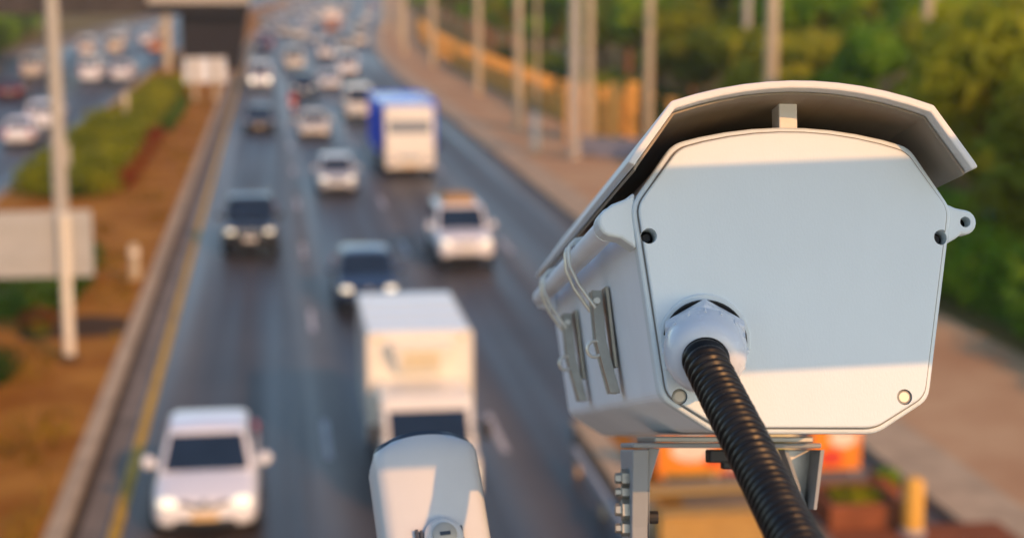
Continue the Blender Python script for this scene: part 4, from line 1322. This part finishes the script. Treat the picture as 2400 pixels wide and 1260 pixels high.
def latch(y):
    # base plate on the wall
    xa, xb = side_x(8), side_x(-30)
    w = .011
    MB().frustum([(xa / 1000 - .0025, y - w, .008), (xa / 1000 - .0005, y - w, .008), (xa / 1000 - .0005, y + w, .008), (xa / 1000 - .0025, y + w, .008)][::-1],
                 [(xb / 1000 - .0025, y - w * .55, -.036), (xb / 1000 - .0005, y - w * .55, -.036), (xb / 1000 - .0005, y + w * .55, -.036), (xb / 1000 - .0025, y + w * .55, -.036)][::-1]).build('latch_plate', 'latch_steel', tc_, bevel=.0005)
    # lever: folded channel
    lv = [Vector((xa / 1000 - .0075, y, .006)), Vector((xb / 1000 - .0105, y, -.022)), Vector((xb / 1000 - .0030, y, -.050))]
    for dy in (-.0072, .0072):
        m = MB()
        m.loft([[tuple(p + Vector((dx, dy + e, 0))) for dx, e in ((-.0022, -.0008), (.0034, -.0008), (.0034, .0008), (-.0022, .0008))] for p in lv])
        m.build('latch_lever', 'latch_steel', tc_, bevel=.0003)
    m = MB()
    m.loft([[tuple(p + Vector((-.0016, e, 0))) for e in (-.0066, .0066)] + [tuple(p + Vector((-.0004, e, 0))) for e in (.0066, -.0066)] for p in lv])
    m.build('latch_back', 'latch_steel', tc_)
    MB().tube([(xa / 1000 - .0072, y - .013, .0), (xa / 1000 - .0072, y + .013, .0)], .0018, 10).build('latch_pivot', 'steel_wire', tc_)
    # wire bail over the hinge barrel: two legs and a hook
    for dy in (-.0125, .0125):
        pts = [(xa / 1000 - .0080, y + dy, -.004)]
        pts += [(-.0895, y + dy * .95, .009), (-.0940, y + dy * .9, .019), (-.0946, y + dy * .8, .027)]
        pts += [(-.0865 + .0084 * math.cos(a), y + dy * .8, .0262 + .0084 * math.sin(a)) for a in (rad(150), rad(120), rad(85), rad(50))]
        MB().tube(pts, .00100, 8).build('latch_wire', 'steel_wire', tc_, smooth=60)
    MB().tube([(-.0865 + .0084 * math.cos(rad(50)), y - .010, .0262 + .0084 * math.sin(rad(50))), (-.0865 + .0084 * math.cos(rad(50)), y + .010, .0262 + .0084 * math.sin(rad(50)))], .00115, 8).build('latch_wire', 'steel_wire', tc_)
    # padlock ring
    MB().torus((xb / 1000 - .0135, y - .007, -.026), (-.15, 1, 0.1), .0044, .0009, seg=20).build('lock_ring', 'steel_wire', tc_, smooth=60)


latch(.135)
latch(.295)

# cable gland
gd = Vector((-.16, -.93, -.32)).normalized()
gb = Vector(mm(-43.4, -3.0, -29.0))
MB().lathe([(-.002, .0216), (.0010, .0216), (.0016, .0210), (.0016, .0150)], gb, (0, -1, 0), 40).build('gland_flange', 'housing_paint', tc_, smooth=30)
MB().lathe([(.0, .0196), (.0030, .0196)], gb + gd * .001, gd, 40).build('gland_gap_shade', 'hole_black', tc_)  # black disc put in for the shaded gap behind the nut
gl = MB().lathe([(.0, .0150), (.006, .0150)], gb + gd * .001, gd, 40).build('gland_thread', 'black_plastic', tc_, smooth=30)
hexp = []
MB().lathe([(.0030, .0200), (.0040, .0212), (.0130, .0212), (.0142, .0203), (.0142, .0150)], gb + gd * .001, gd, 6).build('gland_nut', 'gland_plastic', tc_, bevel=.0012, seg=3)
MB().lathe([(.0143, .0184), (.0152, .0192), (.0220, .0190), (.0275, .0180), (.0315, .0160), (.0338, .0134), (.0342, .0108), (.0300, .0104)], gb + gd * .001, gd, 40).build('gland_dome', 'gland_plastic', tc_, smooth=40)
for k in range(16):
    a = 2 * math.pi * k / 16
    up = Vector((0, 0, 1))
    x_ = (up - gd * up.dot(gd)).normalized()
    y_ = gd.cross(x_)
    c_ = gb + gd * .016 + (x_ * math.cos(a) + y_ * math.sin(a)) * .0190
    MB().tube([c_, c_ + gd * .007], .0007, 6).build('gland_rib', 'gland_plastic', tc_)

# corrugated conduit
cps = [gb + gd * .026, gb + gd * .040, Vector(mm(-46.9, -57.5, -55.0)), Vector(mm(-43.0, -89.9, -76.0)), Vector(mm(-39.7, -118.4, -94.7)), Vector(mm(-37.6, -151.9, -113.0)),
       Vector(mm(-34.2, -185.3, -132.2)), Vector(mm(-30, -218, -165)), Vector(mm(-26, -240, -225)), Vector(mm(-24, -240, -330)), Vector(mm(-23, -190, -520)), Vector(mm(-22, -100, -900)), Vector(mm(-20, 40, -1485))]


def catmull(P, n):
    P = [P[0] * 2 - P[1]] + P + [P[-1] * 2 - P[-2]]
    out = []
    for i in range(1, len(P) - 2):
        for k in range(n):
            t = k / n
            out.append(0.5 * ((2 * P[i]) + (P[i + 1] - P[i - 1]) * t + (2 * P[i - 1] - 5 * P[i] + 4 * P[i + 1] - P[i + 2]) * t * t + (-P[i - 1] + 3 * P[i] - 3 * P[i + 1] + P[i + 2]) * t ** 3))
    return out + [P[-2]]


dense = catmull(cps, 60)
# resample by arc length, several rings to each corrugation
d_ = [0.0]
for a, b in zip(dense, dense[1:]):
    d_.append(d_[-1] + (b - a).length)
pitch = .0046
per = 8
N = int(d_[-1] / pitch * per)
pts, rr = [], []
j = 0
for i in range(N):
    s_ = i * pitch / per
    while d_[j + 1] < s_:
        j += 1
    u = (s_ - d_[j]) / (d_[j + 1] - d_[j])
    pts.append(dense[j].lerp(dense[j + 1], u))
    ph = (i % per) / per
    prof_ = .5 - .5 * math.cos(2 * math.pi * ph)
    rr.append(.0084 + .0018 * min(1.0, prof_ * 1.45) + .00012 * math.sin(i * .37) * math.sin(i * .113))
cd = MB().tube(pts, rr, 28).build('corrugated_conduit', 'conduit', None, smooth=80)
cd.matrix_world = Matrix.Translation(P0) @ mat3.to_4x4()
tag(cd, 'black corrugated plastic conduit curving out of the large camera towards the viewer', 'conduit')

# bracket under the housing
bk = thing('camera_bracket', P0, 'grey steel mounting bracket with bolts under the large camera', 'bracket')
bk.rotation_euler = mat3.to_euler()
MB().box(-.050, .036, .112, .180, -.0765, -.0735).build('top_plate', 'galvanised', bk, bevel=.0006)
MB().box(-.0605, .0425, .120, .172, -.0795, -.0768).build('swivel_plate', 'bracket_paint', bk, bevel=.0008)
MB().prism([(.122, -.0804), (.173, -.0804), (.168, -.122), (.160, -.32), (.132, -.32), (.127, -.122)], 'x', -.0605, -.0515).build('side_arm', 'bracket_paint', bk, bevel=.0008)
MB().prism([(-.0513, -.0798), (-.0450, -.0798), (-.0505, -.098), (-.0513, -.13)], 'y', .126, .130).build('gusset', 'bracket_paint', bk, bevel=.0006)
for z, r in ((-.096, .0052), (-.1035, .0040), (-.113, .0062), (-.123, .0046)):
    MB().lathe([(0, r), (.004, r), (.0045, r * .6), (.0075, r * .55)], (-.0605, .138, z), (-1, 0, 0), 6).build('bolt_head', 'latch_steel', bk)
MB().lathe([(0, .0035), (.006, .0035)], (-.0515, .132, -.117), (1, 0, 0), 12).build('bolt_head', 'black_plastic', bk)
MB().box(-.018, -.004, .125, .139, -.0875, -.0803).build('clamp_nut', 'black_plastic', bk, bevel=.001)
MB().box(-.010, .003, .129, .137, -.091, -.0805).build('clamp_nut', 'black_plastic', bk, bevel=.001)
MB().prism([mm(24.5, -80.4), mm(42.5, -80.4), mm(38.6, -110.5), mm(36.0, -110.5)], 'y', .140, .144).build('gusset', 'latch_steel', bk, bevel=.0005)
MB().prism([mm(41.2, -80.4), mm(43.6, -80.4), mm(38.8, -112.5), mm(36.8, -112.5)], 'y', .118, .146).build('gusset_flange', 'bracket_paint', bk, bevel=.0004)
MB().prism([mm(24.0, -80.4), mm(26.2, -80.4), mm(37.0, -112.5), mm(35.0, -112.5)], 'y', .130, .146).build('gusset_flange', 'bracket_paint', bk, bevel=.0004)
MB().box(-.066, .045, .118, .178, -.36, -.32).build('base_plate', 'bracket_paint', bk, bevel=.001)
mp_ = thing('camera_mast', (0.27, 0.97, 7.25), 'thick steel mast fixed to the footbridge under the large camera', 'mast')
MB().tube([(0, 0, 0), (0, 0, 1.56)], .035, 16).build('shaft', 'rail_paint', mp_, smooth=40)
MB().box(-.06, .06, -.22, .06, .1, .18).build('wall_clamp', 'rail_paint', mp_)

# ------------------------------------------------------------------ the small camera in front of the truck
K2 = 0.83
C2 = Vector((0.0995, 1.1053, 8.9690)) * K2 + Vector((0, 0, CAM_Z)) * (1 - K2)
view = (C2 - Vector((0, 0, CAM_Z))).normalized()
n2 = (Vector((0.05, -0.80, 0.60))).normalized()          # the way its back faces
r2_ = Vector((0, 0, 1)).cross(n2).normalized()
r2_ = (Matrix.Rotation(rad(2.5), 3, n2) @ r2_)
u2_ = n2.cross(r2_)
sc2 = thing('small_camera', C2, 'small pale camera housing with rounded back below the box truck, out of focus', 'surveillance camera')
sc2.scale = (K2, K2, K2)
sc2.rotation_euler = Matrix((r2_, -n2, u2_)).transposed().to_euler()


def shell(hw, top, bottom, bulge, y_off, rc, depth):
    """rounded-top lid bulging towards the viewer: local x right, z up, -y to the viewer"""
    nx, nz = 28, 36
    vs, fs = [], []
    for iz in range(nz + 1):
        z = bottom + (top - bottom) * iz / nz
        w = hw
        dz = z - (top - rc)
        if dz > 0:
            w = hw - rc + math.sqrt(max(0.0, rc * rc - dz * dz))
        for ix in range(nx + 1):
            u = -1 + 2 * ix / nx
            e = max(0.0, (abs(u) - .8) / .2)
            et = max(0.0, (iz / nz - .9) / .1)
            zz = z + .0028 * (1 - u * u) * (1 if iz == nz else iz / nz)
            vs.append((w * u, y_off - bulge * (1 - (u * .95) ** 2) + .006 * e * e + .006 * et * et, zz))
    W = nx + 1
    for iz in range(nz):
        for ix in range(nx):
            a = iz * W + ix
            fs.append((a, a + 1, a + 1 + W, a + W))
    nb = len(vs)
    vs += [(x, y_off + depth, z) for x, y, z in vs]
    edge = list(range(0, W)) + [iz * W + nx for iz in range(1, nz + 1)] + [nz * W + ix for ix in range(nx - 1, -1, -1)] + [iz * W for iz in range(nz - 1, 0, -1)]
    for i in range(len(edge)):
        a, b = edge[i], edge[(i + 1) % len(edge)]
        fs.append((a, a + nb, b + nb, b))
    fs.append(tuple(e + nb for e in edge))
    m = MB()
    m.add(vs, fs)
    return m


shell(.0358, .022, -.16, .0045, 0, .010, .040).build('lid', 'lid_blue', sc2, smooth=50)
shell(.0350, .0268, -.15, .003, .004, .0115, .020).build('rim_shade', 'lid_dark', sc2, smooth=50)  # hood rim behind the lid, with its shade painted in
kz = -.052
MB().lathe([(-.001, .0135), (.004, .0130), (.006, .0105), (.006, .0085)], (.002, -.0055, kz), (0, -1, 0), 30).build('knob_ring', 'lid_blue', sc2, smooth=30)
MB().lathe([(.0, .0085), (.009, .0080), (.010, .006)], (.002, -.0055, kz), (0, -1, 0), 20).build('knob', 'screw', sc2, smooth=30)
for x, h in ((-.0125, .004), (-.0155, .005), (.0145, .0045)):
    MB().box(x - .0009, x + .0009, -.0085, -.004, kz - h, kz + h + .002).build('knob_mark', 'lid_dark', sc2)
MB().box(-.0015, .0055, -.0164, -.0154, kz - .0012, kz + .0012).build('knob_slot', 'lid_dark', sc2)
MB().tube([(0, .02, -.165), (0, .02, -.30)], .012, 14).build('stalk', 'bracket_paint', sc2, smooth=40)
q_ = C2 + (u2_ * -.29 - n2 * .02) * K2
sm = thing('camera_mast', (q_.x, q_.y, 7.45), 'thin steel mast fixed to the footbridge under the small camera', 'mast')
MB().tube([(0, 0, 0), (0, 0, q_.z - 7.45)], .018, 14).build('shaft', 'rail_paint', sm, smooth=40)
MB().box(-.04, .04, .755 - q_.y, .03, .05, .12).build('wall_clamp', 'rail_paint', sm)
MB().box(-.03, .03, -.01, .038, -.175, -.159).build('foot', 'bracket_paint', sc2, bevel=.002)

# ------------------------------------------------------------------ warm evening haze over the road
hz = MB().box(-720, 920, -60, 1820, -1.1, 17.0).build('haze', None)
hm = bpy.data.materials.new('haze')
hm.use_nodes = True
hn = hm.node_tree
hn.nodes.remove(hn.nodes['Principled BSDF'])
pv = hn.nodes.new('ShaderNodeVolumePrincipled')
pv.inputs['Color'].default_value = (0.92, 0.90, 0.88, 1)
pv.inputs['Density'].default_value = 0.00028
pv.inputs['Anisotropy'].default_value = 0.0
hn.links.new(pv.outputs[0], hn.nodes['Material Output'].inputs['Volume'])
hz.data.materials.append(hm)
tag(hz, kind='stuff')
